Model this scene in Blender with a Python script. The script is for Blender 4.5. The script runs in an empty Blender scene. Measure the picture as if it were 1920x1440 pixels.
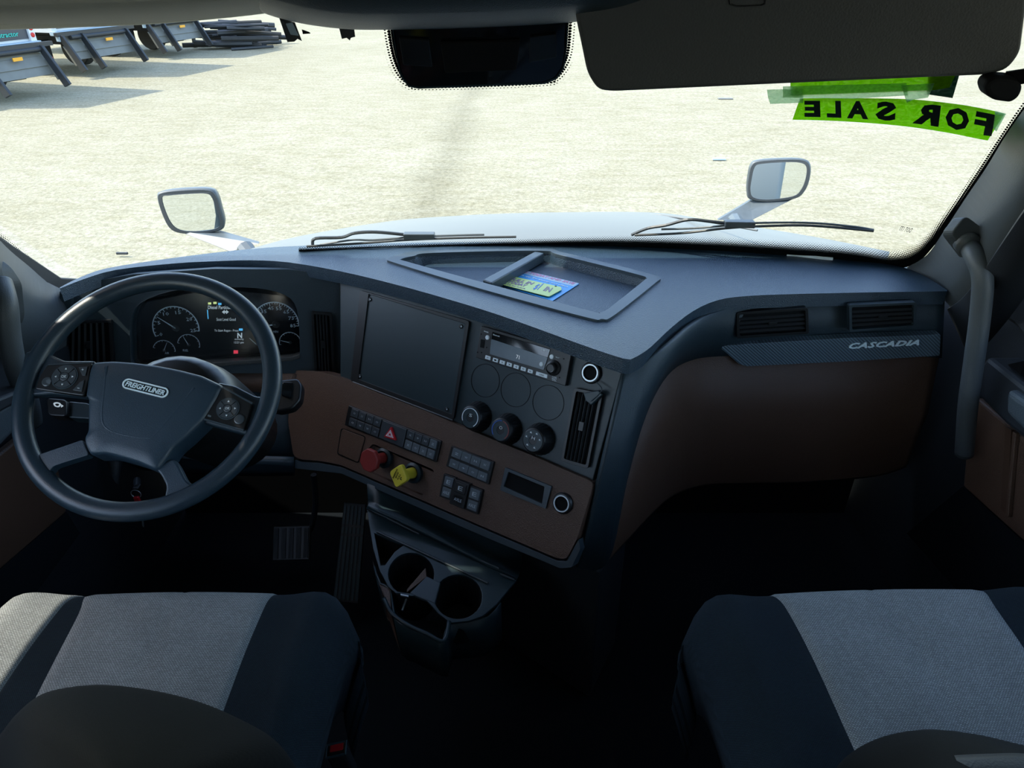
import bpy, bmesh, math, random
from mathutils import Vector as V, Matrix
from mathutils.geometry import tessellate_polygon
random.seed(4)
S = bpy.context.scene
C = S.collection
sin, cos, PI = math.sin, math.cos, math.pi
rad = math.radians
# ---------------------------------------------------------------- camera, sky, sun, exposure
F = 1332.0
PITCH = rad(31)
CAM = V((0, 0, 1.65))
cd = bpy.data.cameras.new('camera')
cam = bpy.data.objects.new('camera', cd)
C.objects.link(cam)
cam.location = CAM
cam.rotation_euler = (PI/2 - PITCH, 0, 0)
cd.sensor_fit = 'HORIZONTAL'
cd.sensor_width = 36.0
cd.lens = 36.0 * F / 1920.0
cd.clip_start = .01
cd.clip_end = 500
S.camera = cam
W = bpy.data.worlds.new('sky')
S.world = W
W.use_nodes = True
_n = W.node_tree.nodes
_bg = _n['Background']
_sky = _n.new('ShaderNodeTexSky')
_sky.sky_type = 'NISHITA'
_sky.sun_disc = False
_sky.sun_elevation = rad(54)
_sky.sun_rotation = rad(-102)
_sky.ozone_density = 1.6
W.node_tree.links.new(_sky.outputs[0], _bg.inputs[0])
_bg.inputs[1].default_value = 0.25
SUN_AZ, SUN_EL = rad(4), rad(54)          # from the left, a little behind
sd = bpy.data.lights.new('sun', 'SUN')
sd.energy = 2.1
sd.angle = rad(.55)
sd.color = (1.0, .965, .87)
so = bpy.data.objects.new('sun', sd)
C.objects.link(so)
_to = V((-cos(SUN_AZ)*cos(SUN_EL), -sin(SUN_AZ)*cos(SUN_EL), sin(SUN_EL)))
so.rotation_euler = _to.to_track_quat('Z', 'Y').to_euler()
so.location = (-3, -1, 6)
S.view_settings.view_transform = 'Standard'
S.view_settings.look = 'None'
S.view_settings.exposure = 1.85
S.view_settings.gamma = 1
S.view_settings.use_curve_mapping = False
GZ = -1.05                                  # yard ground level, cab floor is 0

# ---------------------------------------------------------------- rays, planes
FW = V((0, cos(PITCH), -sin(PITCH)))
UP = V((0, sin(PITCH), cos(PITCH)))
def ray(x, y): return FW + V((1, 0, 0))*((x-960)/F) - UP*((y-720)/F)
def PY(x, y, Y): r = ray(x, y); return CAM + r*(Y/r.y)
def PZ(x, y, z): r = ray(x, y); return CAM + r*((z-1.65)/r.z)
def PX(x, y, X): r = ray(x, y); return CAM + r*(X/r.x)
class Pl:
    def __init__(s, o, n):
        s.o = V(o); s.n = V(n).normalized()
        s.u = V((0, 0, 1)).cross(s.n)
        s.u = V((1, 0, 0)) if s.u.length < 1e-4 else s.u.normalized()
        s.v = s.n.cross(s.u)
    def P(s, x, y, off=0.0):
        r = ray(x, y)
        return CAM + r*((s.o + s.n*off - CAM).dot(s.n)/r.dot(s.n))
def glassY(x, z, off=0): return 1.9 + off - .15*x*x - .98*(z-.95)
def PG(x, y, off=0.0):
    r = ray(x, y); t = 1.5
    for _ in range(30):
        p = CAM + r*t
        t += (glassY(p.x, p.z, off) - p.y)*.55/r.y
    return CAM + r*t
def lerp(a, b, t): return tuple(p+(q-p)*t for p, q in zip(a, b))
def quadf(tl, tr, br, bl):
    return lambda u, v: lerp(lerp(tl, tr, u), lerp(bl, br, u), v)

# ---------------------------------------------------------------- materials
def new_mat(name):
    m = bpy.data.materials.new(name); m.use_nodes = True
    nt = m.node_tree
    return m, nt, nt.nodes['Principled BSDF']
def mat(name, col, rough=.5, metal=0.0, spec=.5, grain=None, depth=.15, vary=0.0, vscale=6.0, emit=None, es=0, trans=0, coat=0):
    m, nt, b = new_mat(name)
    b.inputs['Base Color'].default_value = (*col, 1)
    b.inputs['Roughness'].default_value = rough
    b.inputs['Metallic'].default_value = metal
    b.inputs['Specular IOR Level'].default_value = spec
    if coat: b.inputs['Coat Weight'].default_value = coat
    tc = nt.nodes.new('ShaderNodeTexCoord')
    if vary:
        no = nt.nodes.new('ShaderNodeTexNoise'); no.inputs['Scale'].default_value = vscale; no.inputs['Detail'].default_value = 8
        nt.links.new(tc.outputs['Object'], no.inputs['Vector'])
        mx = nt.nodes.new('ShaderNodeMix'); mx.data_type = 'RGBA'
        mx.inputs[6].default_value = (*[c*(1-vary) for c in col], 1)
        mx.inputs[7].default_value = (*[min(1, c*(1+vary)) for c in col], 1)
        nt.links.new(no.outputs['Fac'], mx.inputs[0]); nt.links.new(mx.outputs[2], b.inputs['Base Color'])
    if grain:
        vo = nt.nodes.new('ShaderNodeTexVoronoi'); vo.inputs['Scale'].default_value = grain
        nt.links.new(tc.outputs['Object'], vo.inputs['Vector'])
        bp = nt.nodes.new('ShaderNodeBump'); bp.inputs['Strength'].default_value = depth; bp.inputs['Distance'].default_value = .001
        nt.links.new(vo.outputs['Distance'], bp.inputs['Height']); nt.links.new(bp.outputs[0], b.inputs['Normal'])
    if emit:
        b.inputs['Emission Color'].default_value = (*emit, 1); b.inputs['Emission Strength'].default_value = es
    return m
M = {}
M['pad'] = mat('sky_tinted_grained_vinyl', (.018, .040, .064), .36, grain=480, depth=.85, spec=.7)  # blue of the reflected sky is put into the base colour
M['panel'] = mat('charcoal_plastic', (.018, .033, .042), .5, grain=600, depth=.4)
M['face'] = mat('smooth_charcoal_plastic', (.011, .027, .034), .42, grain=900, depth=.08)
M['black'] = mat('black_plastic', (.006, .007, .008), .4)
M['deep'] = mat('matt_black', (.003, .0035, .004), .8, spec=.2)
M['gloss'] = mat('gloss_black', (.004, .005, .006), .08)
M['brown'] = mat('brown_grained_vinyl', (.088, .048, .031), .5, grain=500, depth=.6, vary=.08, vscale=9)
M['trim'] = mat('grey_edge_trim', (.034, .050, .062), .38)
M['rubber'] = mat('wheel_leather', (.013, .027, .040), .36, grain=800, depth=.15)
M['hub'] = mat('wheel_hub_vinyl', (.017, .036, .055), .42, grain=800, depth=.22)
M['chrome'] = mat('chrome', (.42, .46, .48), .35, metal=.8)
M['silver'] = mat('silver_badge', (.75, .88, .93), .35)
M['white'] = mat('white_print', (.72, .78, .8), .5)
M['key'] = mat('switch_key_grey', (.040, .050, .058), .35, vary=.15, vscale=60)
M['keylight'] = mat('worn_light_key', (.085, .105, .12), .45, vary=.15, vscale=90)
M['symbol'] = mat('dim_white_symbol', (.40, .46, .50), .5)
M['red'] = mat('red_plastic', (.42, .012, .02), .35)
M['valve'] = mat('dull_red_knob', (.26, .03, .025), .4)
M['yellow'] = mat('yellow_plastic', (.62, .50, .04), .4)
M['blue'] = mat('blue_ring', (.03, .12, .5), .4)
M['metal'] = mat('brushed_steel', (.45, .47, .48), .35, metal=1)
M['visor'] = mat('grey_visor_vinyl', (.045, .048, .046), .55, grain=300, depth=.3)
M['headliner'] = mat('pale_headliner', (.36, .37, .32), .7, grain=350, depth=.4)
M['pillar'] = mat('grey_pillar_plastic', (.060, .070, .076), .5, grain=500, depth=.2)
M['carpet'] = mat('black_carpet', (.006, .008, .010), .95, spec=.1, grain=250, depth=.4)
M['louvre'] = mat('louvre_plastic', (.034, .037, .04), .3)
M['door'] = mat('dark_door_plastic', (.011, .014, .018), .55, grain=500, depth=.2)
M['armrest'] = mat('grey_armrest_vinyl', (.05, .065, .075), .5, grain=380, depth=.4)
M['cabin'] = mat('pale_cabin_lining', (.42, .42, .40), .8)
M['paint'] = mat('white_truck_paint', (.135, .145, .13), .5, coat=0, vary=.06, vscale=2)
M['mirrorbody'] = mat('grey_mirror_shell', (.07, .085, .09), .45, vary=.25, vscale=30)
M['wiper'] = mat('dusty_wiper_black', (.045, .05, .05), .5)
M['mirror'] = mat('mirror_glass', (.82, .86, .86), .01, metal=1)
M['tyre'] = mat('tyre_rubber', (.03, .03, .028), .85, grain=40, depth=.6, vary=.3, vscale=9)
M['tail'] = mat('tail_lamp_red', (.5, .01, .01), .3)
M['amber'] = mat('amber_reflector', (.75, .34, .02), .35)
M['teal'] = mat('teal_paint', (.0, .42, .34), .4)
M['tbody'] = mat('white_box_body', (.60, .63, .64), .4, vary=.08, vscale=3)
M['gate'] = mat('grey_galvanised_plate', (.15, .15, .13), .5, metal=.2, vary=.2, vscale=5)
M['frame'] = mat('black_steel', (.016, .019, .022), .5, vary=.3, vscale=12)
M['dpanel'] = mat('dark_door_shutter', (.035, .042, .055), .4)
M['bright'] = mat('pale_blue_steel', (.35, .45, .52), .35)
M['paperblue'] = mat('blue_flyer_print', (.03, .28, .62), .35)
M['paperyellow'] = mat('yellow_green_card', (.50, .62, .16), .35)
M['purple'] = mat('purple_print', (.22, .14, .26), .5)
M['pink'] = mat('pink_print', (.6, .2, .32), .5)
M['letter'] = mat('black_green_letter', (.006, .02, .018), .5)
M['lit'] = mat('lit_display_text', (.5, .55, .58), .5, emit=(.7, .8, .85), es=.12)
M['litblue'] = mat('lit_blue_icon', (.05, .3, .6), .5, emit=(.1, .5, .9), es=.25)
M['litgreen'] = mat('lit_yellow_icon', (.4, .5, .2), .5, emit=(.7, .8, .3), es=.25)
M['litred'] = mat('lit_red_icon', (.5, .04, .05), .5, emit=(.9, .05, .1), es=.2)
M['radio_lcd'] = mat('grey_blue_lcd', (.085, .115, .14), .25, vary=.12, vscale=50)

def fabric(name, col, scale, depth, vary=.12, sheen=0.0):
    m, nt, b = new_mat(name)
    b.inputs['Roughness'].default_value = .92
    b.inputs['Specular IOR Level'].default_value = .15
    b.inputs['Sheen Weight'].default_value = sheen
    tc = nt.nodes.new('ShaderNodeTexCoord')
    w1 = nt.nodes.new('ShaderNodeTexBrick')
    w1.inputs['Scale'].default_value = scale
    w1.inputs['Color1'].default_value = (*col, 1)
    w1.inputs['Color2'].default_value = (*[c*.72 for c in col], 1)
    w1.inputs['Mortar'].default_value = (*[c*.28 for c in col], 1)
    w1.inputs['Mortar Size'].default_value = .13
    w1.inputs['Mortar Smooth'].default_value = .6
    w1.inputs['Brick Width'].default_value = .9
    w1.inputs['Row Height'].default_value = .5
    nt.links.new(tc.outputs['Object'], w1.inputs['Vector'])
    no = nt.nodes.new('ShaderNodeTexNoise'); no.inputs['Scale'].default_value = 14; no.inputs['Detail'].default_value = 6
    nt.links.new(tc.outputs['Object'], no.inputs['Vector'])
    mr = nt.nodes.new('ShaderNodeMapRange'); mr.inputs[3].default_value = 1-vary*2; mr.inputs[4].default_value = 1+vary*1.4
    nt.links.new(no.outputs['Fac'], mr.inputs[0])
    mx = nt.nodes.new('ShaderNodeVectorMath'); mx.operation = 'SCALE'
    nt.links.new(w1.outputs['Color'], mx.inputs[0]); nt.links.new(mr.outputs[0], mx.inputs['Scale'])
    nt.links.new(mx.outputs[0], b.inputs['Base Color'])
    bp = nt.nodes.new('ShaderNodeBump'); bp.inputs['Strength'].default_value = depth; bp.inputs['Distance'].default_value = .0012
    nt.links.new(w1.outputs['Fac'], bp.inputs['Height']); bp.invert = True
    nt.links.new(bp.outputs[0], b.inputs['Normal'])
    return m
M['weave'] = fabric('grey_woven_seat_cloth', (.37, .385, .375), 230, .8)
M['cloth'] = fabric('black_seat_cloth', (.014, .024, .032), 300, .6)
M['darkcloth'] = fabric('black_plush_cloth', (.0045, .005, .005), 420, .3)

def m_ground():
    m, nt, b = new_mat('pale_crushed_stone')
    b.inputs['Roughness'].default_value = .95
    b.inputs['Specular IOR Level'].default_value = .1
    tc = nt.nodes.new('ShaderNodeTexCoord')
    def noise(sc, det, rough=.6, st=None):
        n = nt.nodes.new('ShaderNodeTexNoise'); n.inputs['Scale'].default_value = sc; n.inputs['Detail'].default_value = det; n.inputs['Roughness'].default_value = rough
        if st:
            mp = nt.nodes.new('ShaderNodeMapping'); mp.inputs['Scale'].default_value = st; mp.inputs['Rotation'].default_value = (0, 0, rad(14))
            nt.links.new(tc.outputs['Object'], mp.inputs['Vector']); nt.links.new(mp.outputs[0], n.inputs['Vector'])
        else: nt.links.new(tc.outputs['Object'], n.inputs['Vector'])
        return n
    def ramp(src, a, b2, ca, cb):
        r = nt.nodes.new('ShaderNodeValToRGB'); r.color_ramp.elements[0].position = a; r.color_ramp.elements[1].position = b2
        r.color_ramp.elements[0].color = (*ca, 1); r.color_ramp.elements[1].color = (*cb, 1)
        nt.links.new(src, r.inputs[0]); return r
    def mul(a, b2, f=1.0):
        x = nt.nodes.new('ShaderNodeMix'); x.data_type = 'RGBA'; x.blend_type = 'MULTIPLY'; x.inputs[0].default_value = f
        nt.links.new(a, x.inputs[6]); nt.links.new(b2, x.inputs[7]); return x.outputs[2]
    base = ramp(noise(.35, 6).outputs['Fac'], .3, .7, (.305, .288, .208), (.355, .340, .258))
    fine = ramp(noise(17, 6, .7).outputs['Fac'], .32, .62, (.66, .65, .62), (1.06, 1.06, 1.06))
    mid = ramp(noise(1.6, 8, .65, (1, 3.0, 1)).outputs['Fac'], .36, .56, (.86, .85, .79), (1, 1, 1))
    vo = nt.nodes.new('ShaderNodeTexVoronoi'); vo.inputs['Scale'].default_value = 38
    nt.links.new(tc.outputs['Object'], vo.inputs['Vector'])
    st = ramp(vo.outputs['Distance'], .0, .5, (1.1, 1.1, 1.1), (.78, .78, .76))
    c = mul(mul(mul(base.outputs[0], fine.outputs[0]), mid.outputs[0]), st.outputs[0], .8)
    # a darker tyre-worn strip running away from the truck
    sx = nt.nodes.new('ShaderNodeSeparateXYZ'); nt.links.new(tc.outputs['Object'], sx.inputs[0])
    wob = noise(.5, 4)
    a1 = nt.nodes.new('ShaderNodeMath'); a1.operation = 'MULTIPLY_ADD'; a1.inputs[1].default_value = -.012; a1.inputs[2].default_value = 1.35
    nt.links.new(sx.outputs['Y'], a1.inputs[0])
    a2 = nt.nodes.new('ShaderNodeMath'); a2.operation = 'ADD'; nt.links.new(sx.outputs['X'], a2.inputs[0]); nt.links.new(a1.outputs[0], a2.inputs[1])
    a3 = nt.nodes.new('ShaderNodeMath'); a3.operation = 'ABSOLUTE'; nt.links.new(a2.outputs[0], a3.inputs[0])
    a4 = nt.nodes.new('ShaderNodeMath'); a4.operation = 'ADD'; nt.links.new(a3.outputs[0], a4.inputs[0]); nt.links.new(wob.outputs['Fac'], a4.inputs[1])
    tr = ramp(a4.outputs[0], .5, 1.0, (.80, .80, .79), (1, 1, 1))
    c = mul(c, tr.outputs[0])
    nt.links.new(c, b.inputs['Base Color'])
    bp = nt.nodes.new('ShaderNodeBump'); bp.inputs['Strength'].default_value = .55; bp.inputs['Distance'].default_value = .05
    nt.links.new(noise(7, 8, .7).outputs['Fac'], bp.inputs['Height'])
    nt.links.new(bp.outputs[0], b.inputs['Normal'])
    return m
M['ground'] = m_ground()

def m_glass(name, tint, gloss=.05, rough=.02):
    m = bpy.data.materials.new(name); m.use_nodes = True
    nt = m.node_tree; nt.nodes.clear()
    o = nt.nodes.new('ShaderNodeOutputMaterial'); t = nt.nodes.new('ShaderNodeBsdfTransparent'); t.inputs[0].default_value = (*tint, 1)
    g = nt.nodes.new('ShaderNodeBsdfGlossy'); g.inputs['Roughness'].default_value = rough; g.inputs[0].default_value = (1, 1, 1, 1)
    mx = nt.nodes.new('ShaderNodeMixShader'); mx.inputs[0].default_value = gloss
    nt.links.new(t.outputs[0], mx.inputs[1]); nt.links.new(g.outputs[0], mx.inputs[2]); nt.links.new(mx.outputs[0], o.inputs[0])
    return m
M['glass'] = m_glass('windscreen_glass', (.985, .978, .945), .010)
M['lens'] = m_glass('instrument_lens', (.92, .95, .96), .05, .12)
def m_tape(name, col, alpha, trans=.5):
    m = bpy.data.materials.new(name); m.use_nodes = True
    nt = m.node_tree; nt.nodes.clear()
    o = nt.nodes.new('ShaderNodeOutputMaterial')
    t = nt.nodes.new('ShaderNodeBsdfTransparent'); t.inputs[0].default_value = (*[.5+.5*c for c in col], 1)
    d = nt.nodes.new('ShaderNodeBsdfDiffuse'); d.inputs[0].default_value = (*col, 1)
    tl = nt.nodes.new('ShaderNodeBsdfTranslucent'); tl.inputs[0].default_value = (*col, 1)
    tc = nt.nodes.new('ShaderNodeTexCoord'); no = nt.nodes.new('ShaderNodeTexNoise'); no.inputs['Scale'].default_value = 160; no.inputs['Detail'].default_value = 5
    nt.links.new(tc.outputs['Object'], no.inputs['Vector'])
    mr = nt.nodes.new('ShaderNodeMapRange'); mr.inputs[1].default_value = .35; mr.inputs[2].default_value = .65; mr.inputs[3].default_value = alpha-.12; mr.inputs[4].default_value = min(1, alpha+.1)
    nt.links.new(no.outputs['Fac'], mr.inputs[0])
    a = nt.nodes.new('ShaderNodeMixShader'); a.inputs[0].default_value = trans
    nt.links.new(d.outputs[0], a.inputs[1]); nt.links.new(tl.outputs[0], a.inputs[2])
    b = nt.nodes.new('ShaderNodeMixShader')
    nt.links.new(mr.outputs[0], b.inputs[0])
    nt.links.new(t.outputs[0], b.inputs[1]); nt.links.new(a.outputs[0], b.inputs[2]); nt.links.new(b.outputs[0], o.inputs[0])
    return m
M['sign'] = m_tape('lime_green_film', (.36, .72, .0), .85, .75)
M['signdark'] = m_tape('dark_green_film', (.02, .10, .06), .9, .4)
M['tape'] = m_tape('pale_green_tape', (.50, .68, .45), .5, .8)
def m_frit():
    m = bpy.data.materials.new('glass_edge_dots'); m.use_nodes = True
    nt = m.node_tree; nt.nodes.clear(); L = nt.links.new
    def math_(op, a=None, b=None, c=None):
        n = nt.nodes.new('ShaderNodeMath'); n.operation = op
        for i, v in enumerate((a, b, c)):
            if v is None: continue
            if isinstance(v, (int, float)): n.inputs[i].default_value = v
            else: L(v, n.inputs[i])
        return n.outputs[0]
    uv = nt.nodes.new('ShaderNodeUVMap'); uv.uv_map = 'UVMap'
    sx = nt.nodes.new('ShaderNodeSeparateXYZ'); L(uv.outputs[0], sx.inputs[0])
    pitch = .0065
    vv = math_('MULTIPLY', sx.outputs['Y'], 1/pitch)
    row = math_('FLOOR', vv)
    uu = math_('ADD', math_('MULTIPLY', sx.outputs['X'], 1/pitch), math_('MULTIPLY', row, .5))
    du = math_('SUBTRACT', math_('FRACT', uu), .5); dv = math_('SUBTRACT', math_('FRACT', vv), .5)
    d = math_('SQRT', math_('ADD', math_('MULTIPLY', du, du), math_('MULTIPLY', dv, dv)))
    at = nt.nodes.new('ShaderNodeAttribute'); at.attribute_name = 'band'; at.attribute_type = 'GEOMETRY'
    r = math_('MULTIPLY_ADD', at.outputs['Fac'], -1.05, 1.10)      # dot radius falls towards the clear glass
    inside = math_('LESS_THAN', d, r)
    t = nt.nodes.new('ShaderNodeBsdfTransparent'); df = nt.nodes.new('ShaderNodeBsdfDiffuse'); df.inputs[0].default_value = (.006, .007, .008, 1)
    mx = nt.nodes.new('ShaderNodeMixShader'); L(inside, mx.inputs[0]); L(t.outputs[0], mx.inputs[1]); L(df.outputs[0], mx.inputs[2])
    o = nt.nodes.new('ShaderNodeOutputMaterial'); L(mx.outputs[0], o.inputs[0])
    return m
M['frit'] = m_frit()
def m_stripes(name, ca, cb, sc, ang):
    m, nt, b = new_mat(name); tc = nt.nodes.new('ShaderNodeTexCoord')
    mp = nt.nodes.new('ShaderNodeMapping'); mp.inputs['Rotation'].default_value = (0, rad(ang), 0)
    w = nt.nodes.new('ShaderNodeTexWave'); w.inputs['Scale'].default_value = sc; w.bands_direction = 'X'
    nt.links.new(tc.outputs['Object'], mp.inputs[0]); nt.links.new(mp.outputs[0], w.inputs['Vector'])
    mx = nt.nodes.new('ShaderNodeMix'); mx.data_type = 'RGBA'; mx.inputs[6].default_value = (*ca, 1); mx.inputs[7].default_value = (*cb, 1)
    nt.links.new(w.outputs['Fac'], mx.inputs[0]); nt.links.new(mx.outputs[2], b.inputs['Base Color'])
    bp = nt.nodes.new('ShaderNodeBump'); bp.inputs['Strength'].default_value = .5; bp.inputs['Distance'].default_value = .001
    nt.links.new(w.outputs['Fac'], bp.inputs['Height']); nt.links.new(bp.outputs[0], b.inputs['Normal'])
    b.inputs['Roughness'].default_value = .35
    return m
M['hatch'] = m_stripes('fine_diagonal_ribbed_trim', (.035, .055, .068), (.13, .18, .22), 55, 50)
def m_dots(name, ca, cb, sc):
    m, nt, b = new_mat(name); tc = nt.nodes.new('ShaderNodeTexCoord')
    v = nt.nodes.new('ShaderNodeTexVoronoi'); v.inputs['Scale'].default_value = sc; v.inputs['Randomness'].default_value = 0
    nt.links.new(tc.outputs['Object'], v.inputs['Vector'])
    r = nt.nodes.new('ShaderNodeValToRGB'); r.color_ramp.elements[0].position = .25; r.color_ramp.elements[1].position = .32
    r.color_ramp.elements[0].color = (*cb, 1); r.color_ramp.elements[1].color = (*ca, 1)
    nt.links.new(v.outputs['Distance'], r.inputs[0]); nt.links.new(r.outputs[0], b.inputs['Base Color'])
    b.inputs['Roughness'].default_value = .5
    return m
M['perf'] = m_dots('perforated_brown_panel', (.070, .036, .022), (.012, .008, .006), 130)

# ---------------------------------------------------------------- object helpers
LOC = {}
def tag(o, label=None, cat=None, group=None, kind=None):
    if label: o['label'] = label
    if cat: o['category'] = cat
    if group: o['group'] = group
    if kind: o['kind'] = kind
    return o
def thing(name, label, cat, loc, group=None):
    o = bpy.data.objects.new(name, None); C.objects.link(o)
    o.empty_display_size = .02
    o.location = loc; LOC[o] = V(loc)
    return tag(o, label, cat, group)
def link(name, me, parent, loc):
    o = bpy.data.objects.new(name, me); C.objects.link(o)
    loc = V(loc); LOC[o] = loc
    if parent is not None:
        o.parent = parent; o.location = loc - LOC[parent]
    else: o.location = loc
    return o
def obj(name, vs, fs, m, parent=None, smooth=False, bevel=0, seg=2, solid=0, mats=None, subd=0, fix=True):
    vs = [V(v) for v in vs]
    lo = V((min(v[i] for v in vs) for i in range(3))); hi = V((max(v[i] for v in vs) for i in range(3)))
    c = (lo+hi)/2
    me = bpy.data.meshes.new(name)
    me.from_pydata([v-c for v in vs], [], fs)
    if fix:
        bm = bmesh.new(); bm.from_mesh(me); bmesh.ops.recalc_face_normals(bm, faces=bm.faces); bm.to_mesh(me); bm.free()
    me.materials.append(m)
    for x in (mats or []): me.materials.append(x)
    if smooth: me.polygons.foreach_set('use_smooth', [True]*len(me.polygons))
    o = link(name, me, parent, c)
    if solid:
        s = o.modifiers.new('thickness', 'SOLIDIFY'); s.thickness = solid; s.offset = -1
    if bevel:
        b = o.modifiers.new('bevel', 'BEVEL'); b.width = bevel; b.segments = seg; b.limit_method = 'ANGLE'; b.angle_limit = rad(38)
    if subd:
        b = o.modifiers.new('sub', 'SUBSURF'); b.levels = subd; b.render_levels = subd
    return o
class MB:
    def __init__(s): s.v = []; s.f = []
    def add(s, vs, fs):
        n = len(s.v); s.v += [V(v) for v in vs]; s.f += [tuple(i+n for i in f) for f in fs]; return s
    def prism(s, pts, d):
        n = len(pts)
        return s.add(list(pts)+[p+d for p in pts], [tuple(range(n)), tuple(range(2*n-1, n-1, -1))]+[(i, i+n, (i+1) % n+n, (i+1) % n) for i in range(n)])
    def box(s, c, ax, ay, az):      # centre and three half-axis vectors
        c = V(c); vs = [c+ax*i+ay*j+az*k for i in (-1, 1) for j in (-1, 1) for k in (-1, 1)]
        return s.add(vs, [(0, 1, 3, 2), (4, 6, 7, 5), (0, 4, 5, 1), (2, 3, 7, 6), (0, 2, 6, 4), (1, 5, 7, 3)])
    def tube(s, path, r, seg=10, cap=True, closed=False, rs=None):
        n = len(path); vs = []; prev = None
        for i, p in enumerate(path):
            if closed: t = path[(i+1) % n]-path[i-1]
            else: t = path[min(i+1, n-1)]-path[max(i-1, 0)]
            t.normalize()
            if prev is None: a = t.orthogonal().normalized()
            else: a = (prev - t*prev.dot(t)).normalized()
            prev = a; b = t.cross(a); rr = rs[i] if rs else r
            vs += [p+(a*cos(2*PI*k/seg)+b*sin(2*PI*k/seg))*rr for k in range(seg)]
        fs = []
        for i in range(n if closed else n-1):
            j = (i+1) % n
            fs += [(i*seg+k, i*seg+(k+1) % seg, j*seg+(k+1) % seg, j*seg+k) for k in range(seg)]
        if cap and not closed: fs += [tuple(range(seg)), tuple((n-1)*seg+k for k in range(seg))]
        return s.add(vs, fs)
    def build(s, name, m, parent=None, **k): return obj(name, s.v, s.f, m, parent, **k)
def spline(pts, n=8, closed=False):
    pts = [V(p) for p in pts]; out = []; m = len(pts)
    for i in range(m if closed else m-1):
        if closed: a, b, c, d = pts[i-1], pts[i], pts[(i+1) % m], pts[(i+2) % m]
        else: a, b, c, d = pts[max(i-1, 0)], pts[i], pts[i+1], pts[min(i+2, m-1)]
        for k in range(n):
            t = k/n
            out.append(.5*((2*b)+(c-a)*t+(2*a-5*b+4*c-d)*t*t+(3*b-a-3*c+d)*t**3))
    if not closed: out.append(pts[-1])
    return out
def sp2(pts, n=6, closed=False): return [(p.x, p.y) for p in spline([(x, y, 0) for x, y in pts], n, closed)]
def rounded(pts, r, seg=4):
    out = []; n = len(pts)
    for i, p in enumerate(pts):
        a = (pts[i-1]-p); b = (pts[(i+1) % n]-p)
        rr = min(r, a.length*.45, b.length*.45)
        if rr < 1e-5: out.append(p); continue
        a = p+a.normalized()*rr; b = p+b.normalized()*rr
        for k in range(seg+1):
            t = k/seg; out.append(a*(1-t)**2+p*2*t*(1-t)+b*t*t)
    return out
def slab(name, pl, px, o0, o1, m, parent=None, r=0, bevel=.0008, **k):
    pts = [pl.P(x, y, o1) for x, y in px]
    if r: pts = rounded(pts, r)
    return MB().prism(pts, pl.n*(o0-o1)).build(name, m, parent, bevel=bevel, **k)
def plate(name, outer, holes, d, m, parent=None, bevel=.001, mw=None, **k):
    loops = [outer]+holes; vs = [p for l in loops for p in l]; n = len(vs)
    tri = tessellate_polygon(loops)
    fs = [tuple(t) for t in tri]+[tuple(i+n for i in reversed(t)) for t in tri]
    s = 0
    for l in loops:
        c = len(l)
        fs += [(s+i, s+(i+1) % c, s+(i+1) % c+n, s+i+n) for i in range(c)]
        s += c
    return obj(name, vs+[p+d for p in vs], fs, m, parent, bevel=bevel, **k)
def plate_px(name, pl, outer, holes, o0, o1, m, parent=None, r=0, hr=0, **k):
    A = [pl.P(x, y, o1) for x, y in outer]
    if r: A = rounded(A, r)
    H = []
    for h in holes:
        B = [pl.P(x, y, o1) for x, y in h]
        H.append(rounded(B, hr) if hr else B)
    return plate(name, A, H, pl.n*(o0-o1), m, parent, **k)
def loft(name, rows, m, parent=None, solid=0, smooth=True, uv=False, **k):
    nr, nc = len(rows), len(rows[0])
    vs = [p for r in rows for p in r]
    fs = [(i*nc+j, i*nc+j+1, (i+1)*nc+j+1, (i+1)*nc+j) for i in range(nr-1) for j in range(nc-1)]
    o = obj(name, vs, fs, m, parent, smooth=smooth, solid=solid, fix=k.pop('fix', True), **k)
    if uv:
        me = o.data; lay = me.uv_layers.new(name='UVMap'); mid = nr//2
        L = [0]
        for j in range(1, nc): L.append(L[-1]+(rows[mid][j]-rows[mid][j-1]).length)
        Wd = []
        for i in range(nr): Wd.append([sum((rows[a+1][j]-rows[a][j]).length for a in range(i)) for j in range(nc)])
        at = me.attributes.new('band', 'FLOAT', 'POINT')
        for idx in range(nr*nc): at.data[idx].value = (idx//nc)/(nr-1)
        for li, l in enumerate(me.loops):
            i, j = divmod(l.vertex_index, nc)
            lay.data[li].uv = (L[j], Wd[i][j])
    return o
def loftY(name, rows, m, parent=None, n=5, **k):
    """rows: pixel, pixel, distance; both directions smoothed"""
    R = [[PY(*p) for p in r] for r in rows]
    R = [spline(r, n) for r in R]
    return loft(name, R, m, parent, **k)
def lathe(name, o, n, prof, m, parent=None, seg=32, flute=0, nf=0, **k):
    n = V(n).normalized(); u = n.orthogonal().normalized(); v = n.cross(u); vs = []
    for r, h in prof:
        for j in range(seg):
            a = 2*PI*j/seg; rr = r*(1+(flute*cos(nf*a) if flute and r > prof[0][0]*.8 else 0))
            vs.append(V(o)+n*h+(u*cos(a)+v*sin(a))*rr)
    fs = [(i*seg+j, i*seg+(j+1) % seg, (i+1)*seg+(j+1) % seg, (i+1)*seg+j) for i in range(len(prof)-1) for j in range(seg)]
    fs += [tuple(range(seg)), tuple((len(prof)-1)*seg+j for j in range(seg))]
    return obj(name, vs, fs, m, parent, smooth=k.pop('smooth', False), **k)
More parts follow.
